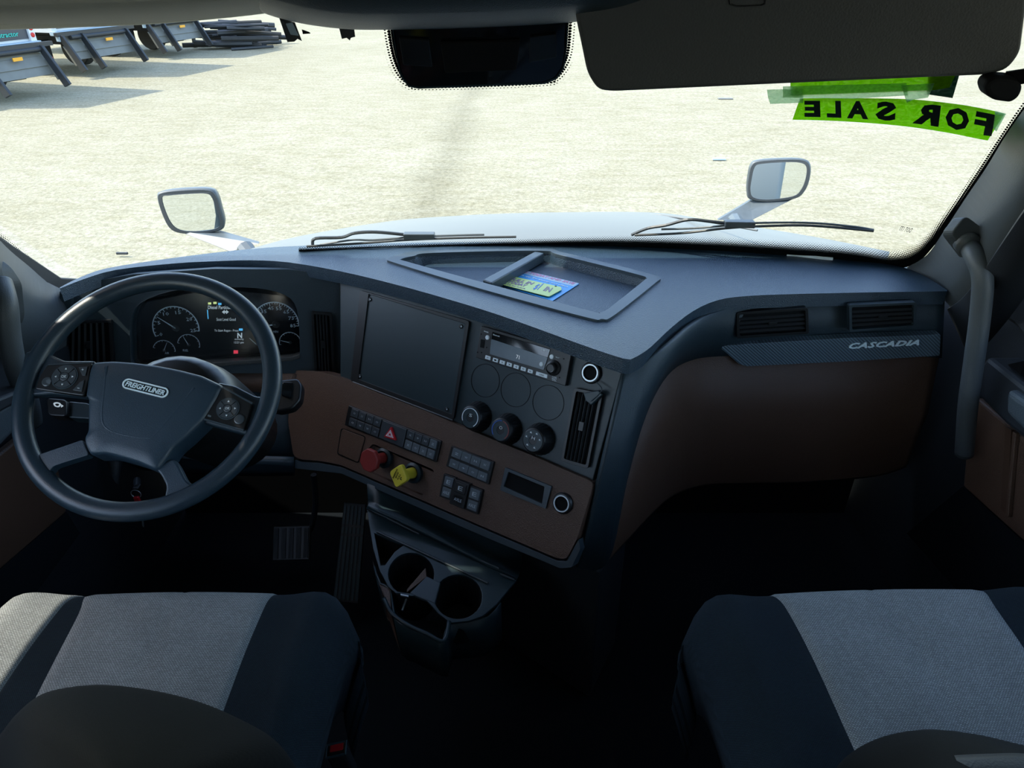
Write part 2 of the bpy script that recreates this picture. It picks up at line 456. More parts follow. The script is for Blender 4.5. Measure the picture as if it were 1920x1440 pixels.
def annulus(name, o, n, r0, r1, th, m, parent=None, a0=0, a1=2*PI, u=None, seg=40):
    n = V(n).normalized(); u = V(u) if u else n.orthogonal().normalized(); v = n.cross(u); full = abs(a1-a0) > 6.28
    vs = []; N = seg if full else seg+1
    for j in range(N):
        a = a0+(a1-a0)*j/seg; d = u*cos(a)+v*sin(a)
        vs += [V(o)+d*r0, V(o)+d*r1, V(o)+d*r1+n*th, V(o)+d*r0+n*th]
    fs = []
    for j in range(seg):
        k = (j+1) % N
        for q in range(4): fs.append((j*4+q, j*4+(q+1) % 4, k*4+(q+1) % 4, k*4+q))
    if not full: fs += [(0, 1, 2, 3), tuple((N-1)*4+q for q in range(4))]
    return obj(name, vs, fs, m, parent)
def textq(name, s, f3, m, parent=None, th=.0004, nrm=None, shear=0, bold=0, res=2, spacing=1.0):
    """f3(u, v) -> point; u left to right, v bottom to top of the lettering"""
    cu = bpy.data.curves.new(name, 'FONT'); cu.body = s; cu.resolution_u = res; cu.shear = shear; cu.offset = bold; cu.space_character = spacing
    t = bpy.data.objects.new(name, cu); C.objects.link(t)
    me = bpy.data.meshes.new_from_object(t.evaluated_get(bpy.context.evaluated_depsgraph_get()))
    bpy.data.objects.remove(t); bpy.data.curves.remove(cu)
    xs = [v.co.x for v in me.vertices]; ys = [v.co.y for v in me.vertices]
    if not xs: return None
    x0, x1, y0, y1 = min(xs), max(xs), min(ys), max(ys)
    vs = [f3((v.co.x-x0)/(x1-x0), (v.co.y-y0)/(y1-y0)) for v in me.vertices]
    fs = [tuple(p.vertices) for p in me.polygons]
    bpy.data.meshes.remove(me)
    o = obj(name, vs, fs, m, parent, fix=False)
    if nrm is not None and o.data.polygons[0].normal.dot(nrm) < 0:
        o.data.flip_normals()
    sm = o.modifiers.new('thickness', 'SOLIDIFY'); sm.thickness = th; sm.offset = 1
    return o
def text_px(name, s, pl, tl, tr, br, bl, off, m, parent=None, **k):
    q = quadf(tl, tr, br, bl)
    return textq(name, s, lambda u, v: pl.P(*q(u, 1-v), off), m, parent, nrm=pl.n, **k)
def boxo(name, c, hx, hy, hz, m, parent=None, bevel=0, **k):
    return MB().box(c, V((hx, 0, 0)), V((0, hy, 0)), V((0, 0, hz))).build(name, m, parent, bevel=bevel, **k)

# ================================================================ the setting: cab shell
def wall(name, X, dx):
    prof = [(1.95, -.12), (1.80, .90), (1.68, .955), (1.12, 1.545), (1.12, 1.9), (-1.2, 1.9), (-1.2, -.12)]
    hole = [(.88, 1.02), (.80, WTOP), (.0, WTOP), (-.05, 1.02)] if X < 0 else [(1.20, .98), (1.0, 1.55), (.0, 1.55), (-.05, .98)]
    fill_hole = [(-.28, .9), (-.28, 1.72), (-1.1, 1.72), (-1.1, .9)]  # rear side openings, added to let fill light into the cab
    return tag(plate(name, [V((X, y, z)) for y, z in prof], [[V((X, y, z)) for y, z in h] for h in (hole, fill_hole)], V((dx, 0, 0)), M['door'], bevel=.004), kind='structure')
WTOP = 1.41
wl = wall('wall_left', -1.14, -.05)
wr = wall('wall_right', 1.16, .05)
for nm, X in (('window_2', -1.165), ('window_3', 1.185)):
    g = MB().prism([V((X, y, z)) for y, z in ([(.90, 1.0), (.82, WTOP+.02), (-.02, WTOP+.02), (-.07, 1.0)] if X < 0 else [(1.22, .96), (1.02, 1.57), (-.02, 1.57), (-.07, .96)])], V((.004, 0, 0))).build(nm, M['glass'])
    tag(g, kind='structure')
tag(boxo('floor', (0.01, .4, -.03), 1.15, 1.6, .03, M['carpet']), kind='structure')
tag(boxo('ceiling', (0.01, -.03, 1.93), 1.15, 1.19, .03, M['cabin']), kind='structure')
tag(boxo('wall_back', (0.01, -1.22, .9), 1.15, .02, 1.0, M['cabin']), kind='structure')
tag(boxo('wall_front', (0.01, 1.90, .37), 1.14, .02, .49, M['deep']), kind='structure')
# front header above the windscreen, and an added shade keeping sun off the dash
hd = MB(); hd.prism([V((-1.12, y, z)) for y, z in [(1.30, 1.585), (1.16, 1.60), (1.12, 1.9), (1.2, 1.9), (1.34, 1.62)]], V((2.26, 0, 0)))
tag(hd.build('trim_1', M['cabin'], bevel=.004), kind='structure')
ob = MB().prism([V((-1.06, y, z)) for y, z in [(1.33, 1.64), (1.74, 1.60), (1.745, 1.615), (1.36, 1.72)]], V((2.12, 0, 0)))
tag(ob.build('trim_2', M['black'], bevel=.004), 'added unseen shade above the windscreen, keeping sun off the dash', kind='structure')
# windscreen
rows = []
for i in range(13):
    z = .90+.70*i/12
    rows.append([V((x, glassY(x, z), z)) for x in [-1.12+2.24*j/24 for j in range(25)]])
gw = loft('window_1', rows, M['glass'], solid=.005)
tag(gw, kind='structure')
# dotted black edge of the glass
def band(name, inner, outer, parent, n=5, rowsn=4):
    A = sp2(inner, n); B = sp2(outer, n)
    R = [[PG(*lerp(b, a, i/(rowsn-1)), -.004) for a, b in zip(A, B)] for i in range(rowsn)]
    return loft(name, R, M['frit'], parent, uv=True)
band('edge_band', [(-30, 408), (20, 447), (70, 490), (113, 524)], [(-30, 440), (0, 466), (50, 508), (100, 545)], gw)
band('edge_band', [(560, 462), (760, 455), (960, 447), (1150, 441), (1330, 443), (1480, 450), (1600, 459), (1660, 466), (1700, 461), (1730, 442), (1757, 412), (1793, 366), (1833, 309), (1880, 239), (1920, 184), (1950, 140)],
     [(560, 474), (760, 468), (960, 464), (1150, 463), (1330, 471), (1480, 481), (1600, 491), (1670, 503), (1716, 495), (1748, 465), (1777, 425), (1813, 375), (1855, 315), (1899, 247), (1940, 190), (1970, 148)], gw)

# ================================================================ yard ground and outside things
NG = 60
gr = []
for i in range(NG+1):
    y = -160+290*(i/NG)
    gr.append([V((-70+140*j/NG, y, GZ+.02*sin(.7*j+.9*i)*sin(.31*i))) for j in range(NG+1)])
gro = loft('ground', gr, M['ground'])
tag(gro, kind='structure')

# hood of this truck
for nm, X, d_ in (('driver', -1.225, -.02), ('passenger', 1.245, .02)):
    fl0 = MB().prism([V((X, y, z)) for y, z in [(1.75, -.9), (1.72, .93), (1.62, .98), (-4.5, .98), (-4.5, -.9)]], V((d_, 0, 0))).build('cab_side_panel', M['tbody'], bevel=.004)
    tag(fl0, 'pale outer side panel of the truck cab, %s side, seen in the hood mirror' % nm, 'body panel')
def hz(x, y): return .865-.16*((x-.12)/.8)**2*(1+.1*(y-2)) - .05*(y-2.0)
hood = thing('truck_hood', 'pale truck hood beyond the base of the windscreen', 'hood', (.12, 2.4, .8))
sil = sp2([(440, 478), (475, 465), (560, 443), (700, 419), (800, 408), (950, 401), (1130, 397), (1250, 400), (1330, 413), (1450, 431), (1560, 450), (1668, 472)], 3)
R = []
top = [PY(x, y, 2.75-.45*abs((x-1060)/620)**2) for x, y in sil]
NR = 7
near = [V((p.x*.80, 1.99-.15*p.x*p.x*.6, .885-.10*((p.x-.1)/.9)**2)) for p in top]
for i in range(NR):
    t = i/(NR-1)
    R.append([a*(1-t)+b*t+V((0, 0, .05*sin(PI*t)*(1-min(1, abs(a.x/1.0))**2))) for a, b in zip(near, top)])
R.append([b+V((0, .12, -.05)) for b in top]); R.append([b+V((0, .7, -.33)) for b in top]); R.append([b+V((0, .75, -.8)) for b in top])
loft('hood_panel', R, M['paint'], hood, solid=.006)
MB().tube([PY(1130, 399, 2.72), PY(1240, 404, 2.6), PY(1330, 416, 2.45), PY(1420, 432, 2.3)], .004, 6).build('panel_crease', M['mirrorbody'], hood)
cw = MB().prism([V((x, glassY(x, .90)+.012, .86)) for x in [-1.0+.1*i for i in range(21)]]+[V((x, 2.04-.08*x*x, .86)) for x in [1.0-.1*i for i in range(21)]], V((0, 0, .012)))
cw.build('cowl_grille', M['mirrorbody'], hood)

dm = thing('added_door_mirror', 'added door mirror outside the left window, out of view, blocking sun from the console', 'mirror', (-1.28, 1.5, 1.7))  # added out of view to keep direct sun off the brown trim
boxo('mirror_shell', (-1.42, 1.52, 1.88), .13, .22, .30, M['black'], dm, bevel=.03)
MB().tube([V((-1.24, 1.5, 1.5)), V((-1.36, 1.5, 1.62))], .03, 10).build('mirror_arm', M['black'], dm)
def hood_mirror(label, cx, cy, pxs, inn, base, Y, lean, shade):
    t = thing('hood_mirror', label, 'mirror', PY(cx, cy, Y), 'mirrors standing on the hood')
    pl = Pl(PY(cx, cy, Y), (V(lean).normalized()-(PY(cx, cy, Y)-CAM).normalized()))
    P3 = spline([pl.P(x, y, 0) for x, y in pxs], 4, True)
    cen = sum(P3, V())/len(P3)
    n = -pl.n
    rws = [P3] + [[cen+(p-cen)*s+n*d for p in P3] for s, d in ((1.04, .012), (1.0, .05), (.8, .085), (.45, .105))]
    mb = MB()
    k = len(P3)
    vs = [p for r in rws for p in r]
    fs = [(i*k+j, i*k+(j+1) % k, (i+1)*k+(j+1) % k, (i+1)*k+j) for i in range(4) for j in range(k)]+[tuple(range(k)), tuple(4*k+j for j in range(k))]
    mb.add(vs, fs).build('mirror_shell', M['mirrorbody'], t, smooth=True, bevel=0)
    G = spline([pl.P(x, y, .003) for x, y in inn], 4, True)
    MB().prism(G, pl.n*-.005).build('mirror_glass', M['mirror'], t)
    O = spline([pl.P(x, y, .002) for x, y in pxs], 4, True); O = [cen+(p-cen)*.985 for p in O]
    plate('mirror_rim', O, [G], pl.n*.004, M['wiper'], t, bevel=0)
    a, b, c, d = base
    foot = PY((c[0]+d[0])/2, (c[1]+d[1])/2, Y-.12)
    MB().tube([foot, V((foot.x*.93, min(foot.y, 2.70)-.05, .60))], .035, 10).build('arm_foot', M['mirrorbody'], t)
    MB().prism([pl.P(*a, -.02), pl.P(*b, -.02), PY(*c, Y-.12), PY(*d, Y-.12)], n*.03).build('mirror_arm', M['mirrorbody'], t, bevel=.004)
hood_mirror('hood mirror on the driver side, at the left of the windscreen view', 357, 397,
    [(296, 372), (305, 361), (350, 356), (390, 356), (405, 366), (414, 395), (419, 418), (412, 431), (380, 437), (345, 438), (322, 431), (308, 410)],
    [(304, 371), (320, 366), (360, 363), (388, 363), (398, 371), (407, 395), (413, 418), (405, 428), (380, 433), (348, 433), (328, 426), (314, 405)],
    [(330, 432), (406, 434), (486, 457), (432, 473)], 2.85, (-.10, -1, -.18), 0)
hood_mirror('hood mirror on the passenger side, reflecting the truck flank', 1459, 340,
    [(1403, 335), (1409, 310), (1425, 302), (1470, 299), (1505, 300), (1518, 310), (1517, 335), (1508, 358), (1490, 372), (1440, 378), (1408, 373), (1402, 358)],
    [(1409, 337), (1415, 313), (1428, 307), (1470, 304), (1500, 305), (1512, 313), (1511, 333), (1503, 354), (1487, 368), (1440, 374), (1413, 370), (1407, 357)],
    [(1407, 376), (1490, 372), (1410, 413), (1345, 413)], 3.40, (.0, -1, -.13), 1)

# wipers, lying on the outside of the glass
def wiper(label, arm, blade, clip, spoil):
    t = thing('windshield_wiper', label, 'wiper', PG(*blade[0], .02), 'windscreen wipers')
    MB().tube(spline([PG(x, y, .03) for x, y in arm], 5), .0045, 6).build('wiper_arm', M['wiper'], t)
    MB().tube(spline([PG(x, y, .012) for x, y in blade], 6), .0035, 6).build('wiper_blade', M['wiper'], t)
    MB().tube(spline([PG(x, y, .022) for x, y in spoil], 6), .003, 6).build('blade_spine', M['mirrorbody'], t)
    a, b = clip
    MB().box((PG(*a, .026)+PG(*b, .026))/2, (PG(*b, .026)-PG(*a, .026))*.5, V((0, .012, 0)), V((0, 0, .008))).build('arm_clip', M['mirrorbody'], t, bevel=.002)
wiper('passenger side wiper, blade tip pointing right', [(1185, 440), (1215, 428), (1250, 422), (1290, 412), (1330, 415), (1372, 420)], [(1190, 441), (1280, 437), (1360, 428), (1430, 424), (1520, 423), (1638, 433)], ((1358, 419), (1414, 420)), [(1240, 430), (1300, 428), (1360, 423), (1420, 418), (1520, 418), (1600, 425), (1638, 431)])
wiper('driver side wiper, resting left of the dash tray', [(586, 458), (592, 447), (640, 445), (665, 437), (705, 435), (760, 440)], [(575, 462), (680, 456), (760, 450), (860, 446), (968, 444)], ((757, 442), (815, 442)), [(600, 459), (660, 450), (700, 450), (780, 444), (860, 441), (908, 440)])

# ---- lift-gate box trucks in the yard
def box_truck(label, cx, cy, ax, H, side_col, word=None, extra=True):
    """cx, cy: middle of the rear at ground level. ax: unit vector along the rear, near corner to far corner"""
    ax = V((*ax, 0)).normalized(); f = V((-ax.y, ax.x, 0))        # f runs forward, away from the rear
    O = V((cx, cy, GZ)); z = V((0, 0, 1))
    t = thing('box_truck', label, 'truck', O, 'white box trucks with lift gates')
    def at(a, b, c): return O+ax*a+f*b+z*c
    def bx(name, a, b, c, da, db, dc, m, parent=t, bevel=0): return MB().box(at(a, b, c), ax*da, f*db, z*dc).build(name, m, parent, bevel=bevel)
    body = bx('box_body', 0, 3.0, (1.05+H)/2, 1.2, 2.95, (H-1.05)/2, M['tbody'])
    bx('side_stripe', -1.205, 1.6, 1.30, .006, 1.5, .12, side_col, body)
    bx('rear_shutter', 0, .03, 1.85, 1.05, .012, .72, M['dpanel'])
    for s in (-1, 1):
        bx('corner_post', s*1.13, .02, 1.9, .075, .05, .9, M['tbody'])
        for k in range(3):
            lathe('tail_lamp', at(s*1.13, -.03, 1.20+.14*k), -f, [(.05, 0), (.05, .015), (.03, .022)], M['tail'], t, seg=14)
    bx('rear_sill', 0, -.04, 1.03, 1.22, .09, .05, M['bright'], bevel=.01)
    bx('chassis_rail', -.4, 2.6, .80, .06, 2.7, .1, M['frame'])
    bx('chassis_rail', .4, 2.6, .80, .06, 2.7, .1, M['frame'])
    bx('wheel_guard', 0, 2.2, .95, 1.15, .75, .05, M['frame'])
    for s in (-1, 1):
        w = lathe('wheel', at(s*.98, 1.5, .46), ax*s, [(.22, -.16), (.44, -.16), (.46, -.12), (.46, .12), (.43, .15), (.24, .15), (.22, .08), (.10, .10), (.06, .12)], M['tyre'], t, seg=32)
        lathe('wheel_hub', at(s*1.06, 1.5, .46), ax*s, [(.20, 0), (.17, .03), (.07, .04), (.06, .08)], M['gate'], w, seg=16)
        bx('mud_flap', s*.95, .75, .55, .28, .01, .30, M['frame'])
    # lift gate: folded platform hanging below the sill, its arms and cylinder
    pl = [at(-1.05, -.18, .97), at(1.05, -.18, .97), at(.98, -.45, .42), at(-.98, -.45, .42)]
    MB().prism(pl, f*.05).build('gate_platform', M['gate'], t, bevel=.01)
    MB().prism([at(-1.05, -.24, .80), at(1.05, -.24, .80), at(1.0, -.36, .60), at(-1.0, -.36, .60)], -f*.03).build('gate_flap', M['gate'], t, bevel=.008)
    MB().tube([at(-.95, -.30, .93), at(.95, -.30, .93)], .055, 12).build('gate_roller', M['frame'], t)
    bx('gate_rail', 0, -.25, 1.02, 1.35, .05, .045, M['frame'])
    bx('reflector', .25, -.37, .80, .12, .012, .035, M['amber'])
    for a in (-1.28, -.62, .95):
        MB().prism([at(a, -.20, 1.02), at(a, -.38, 1.0), at(a, -.85, .22), at(a, -.68, .15)], ax*.07).build('gate_arm', M['frame'], t, bevel=.01)
        MB().prism([at(a+.02, -.28, .75), at(a+.02, -.35, .70), at(a+.02, -.60, .35), at(a+.02, -.52, .30)], ax*.055).build('arm_plate', M['gate'], t)
        bx('hinge_block', a+.03, -.24, .94, .05, .06, .08, M['bright'], bevel=.01)
    bx('bumper_bar', .25, .0, .48, .45, .08, .07, M['gate'], bevel=.01)
    MB().tube([at(-.2, .05, .40), at(.65, .05, .40)], .07, 10).build('hydraulic_cylinder', M['frame'], t)
    bx('marker_tag', 1.08, -.42, .66, .03, .012, .10, M['tail'])
    if word:
        textq('lettering', word, lambda u, v: at(.08+u*.72, -.0, 1.20+v*.10), M['teal'], t, th=.004, nrm=-f, bold=.01)
    return t
AXT = (.28, .96)
box_truck('nearest box truck, cut by the left edge, teal lettering on its rear shutter', -11.15, 16.7, AXT, 3.6, M['teal'], 'Contractor')
box_truck('middle box truck with teal side stripe and grey folded lift gate', -11.35, 21.2, AXT, 4.1, M['teal'])
box_truck('farthest white truck at the left, behind the other two', -11.0, 25.3, AXT, 4.1, M['frame'])
# heap of dark scrap bars beside the third truck
sc_ = thing('scrap_heap', 'dark heap of bundled bars on the ground right of the trucks', 'scrap', PZ(400, 92, GZ))
base = PZ(405, 96, GZ)+V((.3, .3, 0))
for k in range(34):
    a = rad(random.uniform(8, 30)); L = random.uniform(1.2, 2.1); h = random.uniform(.05, .75)
    p = base+V((random.uniform(-.8, .9), random.uniform(.2, 2.2), h*(1 if k > 5 else .5)))
    d = V((cos(a), sin(a), random.uniform(-.12, .04)))*L/2
    MB().tube([p-d, p, p+d], random.uniform(.04, .1), 7).build('scrap_bar', M['frame'] if k % 3 else M['tyre'], sc_)
for (x, y, w) in ((345, 60, .5), (325, 45, .4)):
    p = PZ(x, y+35, GZ)+V((0, 1, .9)); boxo('scrap_frame', p, .05, .05, .9, M['gate'], sc_)

# flat litter on the ground
def bit(name, label, cat, x, y, a, b, m):
    p = PZ(x, y, GZ+.03)
    o = boxo(name, p, a, b, .012, m, bevel=.004); tag(o, label, cat)
bit('flattened_bottle', 'clear flattened bottle on the ground left of the passenger hood mirror', 'litter', 1348, 298, .10, .03, M['bright'])
bit('debris_scrap', 'small dark scrap on the ground below the green sign', 'litter', 1360, 185, .16, .05, M['gate'])
bit('wood_chip', 'dark sliver on the ground below the left hood mirror', 'litter', 229, 475, .06, .012, M['frame'])

# ================================================================ dashboard
ZT = .97
dash = thing('dashboard', 'wraparound truck dashboard, black padded top tinted with sky blue over brown lower trim', 'dashboard', (0, 1.6, .7))
lip = sp2([(112, 541), (155, 524), (217, 506), (325, 494), (397, 490), (470, 488), (542, 492), (640, 509), (740, 533), (837, 560), (940, 592), (1062, 636), (1130, 660), (1168, 672)], 3) + \
      sp2([(1182, 674), (1200, 665), (1222, 649), (1258, 615), (1300, 583), (1345, 563), (1400, 555), (1500, 551), (1640, 548), (1776, 546)], 3)
rear = sp2([(1776, 544), (1745, 524), (1700, 503), (1640, 492), (1500, 477), (1300, 464), (1100, 457), (900, 454), (720, 456), (560, 461), (480, 466), (400, 474), (300, 487), (200, 503), (150, 520), (112, 539)], 3)
trayo = [(728, 486), (748, 477), (800, 470), (1012, 466), (1060, 474), (1215, 512), (1237, 521), (1228, 531), (1150, 592), (1128, 598), (1096, 594), (900, 541), (745, 494)]
trayi = [(752, 486), (775, 480), (812, 474), (1010, 470), (1050, 478), (1190, 513), (1212, 521), (1206, 527), (1140, 579), (1124, 585), (1104, 582), (900, 528), (765, 491)]
PT = Pl((0, 1.6, ZT), (0, 0, 1))
hole = sp2(trayi, 8, True)
plate('top_pad', [PZ(x, y, ZT) for x, y in lip+rear], [[PZ(x, y, ZT) for x, y in hole]], V((0, 0, -.034)), M['pad'], dash, bevel=.009, seg=4)
ro, ri = [PZ(x, y, ZT+.005) for x, y in sp2(trayo, 8, True)], [PZ(x, y, ZT+.005) for x, y in hole]
plate('tray_rim', ro, [ri], V((0, 0, -.009)), M['trim'], dash, bevel=.0035, seg=3)
# tray floor and walls, a shallow pan below the hole
fl = [PZ(x, y, ZT+.004) for x, y in hole]
cen = sum(fl, V())/len(fl)
lowf = [cen+(p-cen)*.97+V((0, 0, -.030)) for p in fl]
n = len(fl)
obj('tray_pan', fl+lowf, [(i, (i+1) % n, (i+1) % n+n, i+n) for i in range(n)]+[tuple(range(n, 2*n))], M['pad'], dash, solid=-.002)
dv = [PZ(x, y, ZT+.003) for x, y in [(905, 524), (1003, 471), (1020, 474), (922, 530)]]
MB().prism(dv, V((0, 0, -.027))).build('tray_divider', M['trim'], dash, bevel=.003)
# cluster-side panel
K = Pl((-.45, 1.735, .93), (.126*.97, -.98, .21))
CL = sp2([(250, 690), (243, 650), (244, 600), (262, 568), (320, 545), (400, 538), (480, 539), (535, 552), (558, 580), (563, 640), (562, 668), (548, 674), (480, 678), (380, 686), (300, 692)], 3, True)
vL = [(122, 604), (208, 600), (214, 690), (118, 694)]
vM = [(583, 584), (622, 588), (628, 708), (590, 703)]
plate_px('cluster_panel', K, [(114, 552), (160, 530), (250, 514), (400, 504), (540, 505), (637, 518), (638, 722), (560, 700), (420, 700), (100, 724)], [CL], -.03, 0, M['panel'], dash, bevel=.003)
# hood lining around the instruments
A = [K.P(x, y, 0) for x, y in CL]; B = [p-K.n*.05 for p in A]
n = len(A)
obj('cluster_surround', A+B, [(i, (i+1) % n, (i+1) % n+n, i+n) for i in range(n)], M['panel'], dash, smooth=True, solid=.002)
# centre console face
A0 = PZ(640, 524, .93); B0 = PZ(1165, 681, .93)
dd = (B0-A0).normalized(); hn = V((dd.y, -dd.x, 0)); hn = -hn if hn.y > 0 else hn
T = Pl(A0, hn*cos(rad(25))+V((0, 0, sin(rad(25)))))
T.u = dd
plate_px('console_face', T, [(637, 522), (760, 545), (900, 594), (1100, 660), (1170, 684), (1150, 760), (1110, 907), (900, 822), (700, 742), (638, 716)], [], -.05, 0, M['face'], dash, bevel=.002)
tray_v = [(690, 842), (699, 832), (812, 880), (817, 894), (804, 922), (790, 929), (690, 884), (681, 870)]
bro = [(552, 694), (600, 697), (640, 708), (700, 734), (800, 772), (900, 814), (1000, 855), (1112, 904), (1108, 925), (1082, 1010), (1062, 1048), (1045, 1047), (900, 985), (760, 924), (640, 872), (600, 864), (566, 862), (550, 855), (540, 790), (545, 730)]
plate_px('brown_trim', T, bro, [tray_v], -.03, .014, M['brown'], dash, r=.012, hr=.006, bevel=.006, seg=3)
slab('valve_recess', T, [(683, 828), (820, 888), (800, 935), (676, 880)], -.02, .003, M['brown'], dash)
slab('edge_strip', T, [(552, 861), (566, 866), (600, 868), (640, 876), (760, 928), (900, 989), (1046, 1052), (1063, 1052), (1085, 1010), (1088, 1030), (1072, 1064), (1050, 1066), (900, 1003), (760, 941), (640, 888), (552, 878)], -.05, .012, M['trim'], dash, r=.004, bevel=.003)
# console flank and passenger side
tp = [(1168, 686, 1.245), (1190, 688, 1.26), (1215, 670, 1.28), (1250, 642, 1.33), (1290, 608, 1.42), (1330, 586, 1.50), (1400, 568, 1.55), (1500, 560, 1.572), (1640, 556, 1.577), (1768, 552, 1.577)]
bt = [(1080, 1062, 1.13), (1134, 1050, 1.17), (1168, 900, 1.25), (1204, 775, 1.315), (1245, 700, 1.405), (1290, 672, 1.49), (1350, 664, 1.545), (1500, 662, 1.570), (1640, 660, 1.573), (1762, 668, 1.573)]
mid = [tuple((a+b)/2 for a, b in zip(p, q)) for p, q in zip(tp, bt)]
loftY('passenger_fascia', [tp, mid, bt], M['panel'], dash, solid=.01)
b0 = [(1130, 1044, 1.175), (1166, 896, 1.245), (1202, 770, 1.310), (1243, 695, 1.400), (1288, 664, 1.483), (1350, 654, 1.54), (1500, 652, 1.562), (1640, 656, 1.565), (1762, 664, 1.566)]
b1 = [(1133, 1048, 1.175), (1172, 960, 1.24), (1212, 870, 1.32), (1252, 800, 1.41), (1294, 770, 1.49), (1352, 765, 1.53), (1500, 770, 1.555), (1640, 775, 1.56), (1740, 775, 1.562)]
b2 = [(1138, 1052, 1.18), (1178, 1008, 1.245), (1218, 965, 1.33), (1254, 932, 1.42), (1296, 913, 1.49), (1352, 905, 1.53), (1500, 902, 1.56), (1640, 890, 1.565), (1700, 872, 1.57)]
b3 = [(x, y+4, Y+.05) for x, y, Y in b2]
loftY('glove_panel', [b0, b1, b2, b3], M['brown'], dash, solid=.01)
# side cheek closing the dash at the door
MB().prism([PY(1767, 552, 1.58), PY(1762, 668, 1.574), PY(1738, 778, 1.566), PY(1702, 872, 1.572), PY(1702, 872, 1.572)+V((0, .25, 0)), PY(1767, 552, 1.58)+V((0, .2, 0))], V((-.02, 0, 0))).build('end_cheek', M['panel'], dash)
Q = Pl((1.0, 1.540, .9), (0, -1, .03))
slab('hatched_trim', Q, [(1348, 650), (1400, 645), (1586, 634), (1764, 627), (1762, 667), (1586, 678), (1401, 687), (1386, 683)], -.02, .006, M['hatch'], dash, r=.004, bevel=.002)
text_px('badge_lettering', 'CASCADIA', Q, (1592, 643), (1724, 636.5), (1722, 646.5), (1591, 653.5), .0065, M['silver'], dash, th=.003, shear=.35, bold=.022, spacing=1.08)
# fine diagonal strip is part of the dash; knee panels below the wheel
loftY('knee_panel', [[(108, 700, 1.75), (250, 700, 1.73), (430, 700, 1.72), (548, 700, 1.70)], [(110, 780, 1.70), (250, 790, 1.66), (430, 800, 1.63), (545, 790, 1.62)], [(120, 850, 1.72), (250, 868, 1.67), (430, 880, 1.62), (552, 880, 1.60)], [(120, 862, 1.80), (250, 880, 1.75), (430, 892, 1.70), (552, 892, 1.66)]], M['panel'], dash, solid=.01)
loftY('cluster_ledge', [[(250, 696, 1.735), (400, 690, 1.725), (480, 686, 1.72), (552, 690, 1.715)], [(250, 706, 1.68), (400, 702, 1.67), (480, 700, 1.665), (556, 702, 1.66)], [(250, 730, 1.67), (400, 730, 1.655), (480, 735, 1.65), (556, 745, 1.645)]], M['brown'], dash, solid=.008)
loftY('lower_trim', [[(170, 835, 1.60), (280, 836, 1.58), (400, 848, 1.56), (550, 858, 1.55)], [(170, 850, 1.58), (280, 852, 1.56), (400, 864, 1.54), (550, 874, 1.54)]], M['trim'], dash, solid=.02)
slab('round_corner_lid', T, [(641, 804), (684, 820), (671, 867), (633, 850)], .008, .0162, M['brown'], dash, r=.008, bevel=.0015)
plate_px('lid_gap', T, [(639.5, 802), (686, 818.5), (672.5, 869.5), (631.5, 852)], [[(641, 804), (684, 820), (671, 867), (633, 850)]], .010, .0146, M['deep'], dash, r=.009, hr=.008, bevel=0)
# blank gauge cut-outs scored in the face
def pxdisc(x, y, off=0): return T.P(x, y, off)
for (x, y) in ((910, 713.5), (967, 731), (1028, 755)):
    o = annulus('blank_gauge_groove', T.P(x, y, -.0003), T.n, .0378, .0388, .0012, M['deep'], dash, seg=48)

# ================================================================ instrument cluster
ic = thing('instrument_cluster', 'lit instrument cluster behind the steering wheel', 'instruments', K.P(400, 610, -.045))
G = Pl(K.o-K.n*.045, K.n)
slab('dial_face', G, [(246, 560), (320, 535), (480, 530), (560, 545), (572, 690), (480, 694), (240, 700)], -.01, 0, M['gloss'], ic)
def dial(cx, cy, r, a0, a1, nums, needle, name='dial'):
    c = G.P(cx, cy, .001); R_ = r*(c-CAM).dot(FW)/F
    d = annulus(name, c, G.n, R_*.955, R_, .0008, M['white'], ic, a0=rad(a0), a1=rad(a1), u=G.u, seg=36)
    tk = MB(); N = 4*(len(nums)-1) if nums else 10
    for k in range(N+1):
        a = rad(a0+(a1-a0)*k/N); e = G.u*cos(a)+G.v*sin(a); q = e.cross(G.n); ln = .12 if k % 4 == 0 else .06
        tk.box(c+e*R_*(.95-ln/2), e*R_*ln/2, q*R_*.012, G.n*.0005)
    tk.build('tick_marks', M['white'], d)
    for k, s in enumerate(nums):
        a = rad(a0+(a1-a0)*k/(len(nums)-1)); p = c+(G.u*cos(a)+G.v*sin(a))*R_*.73; w = R_*.062*len(s); h = R_*.075
        textq('numeral', s, lambda u, v: p+G.u*(u-.5)*2*w+G.v*(v-.5)*2*h, M['white'], d, nrm=G.n, th=.0003, res=1)
    a = rad(needle); e = G.u*cos(a)+G.v*sin(a); q = e.cross(G.n)
    MB().prism([c+G.n*.003-q*R_*.03, c+G.n*.003+q*R_*.03, c+G.n*.003+e*R_*.9+q*R_*.008, c+G.n*.003+e*R_*.9-q*R_*.008], G.n*.001).build('needle', M['white'], ic)
    lathe('needle_cap', c, G.n, [(R_*.16, 0), (R_*.14, .004)], M['black'], ic, seg=20)
dial(330, 615, 42, 200, -12, ['0', '5', '10', '15', '20', '25'], 141)
dial(517, 608, 43, 206, -8, ['5', '15', '25', '35', '45', '55', '65', '75', '85'], 184)
dial(308, 657, 20, 160, -10, [], 62)
dial(354, 646, 20, 168, -20, [], 112)
dial(482, 646, 20, 200, 100, [], 130)
dial(544, 642, 20, 190, 20, [], 162)
for s, x, y, w, h in (('FUEL', 348, 657, 10, 4), ('AIR', 313, 662, 8, 4), ('MPH', 517, 622, 9, 4)):
    text_px('dial_word', s, G, (x-w/2, y-h/2), (x+w/2, y-h/2), (x+w/2, y+h/2), (x-w/2, y+h/2), .0015, M['white'], ic)
scr = slab('message_screen', G, [(384, 560), (478, 556), (480, 655), (389, 657)], 0, .003, M['gloss'], ic, bevel=.0006)
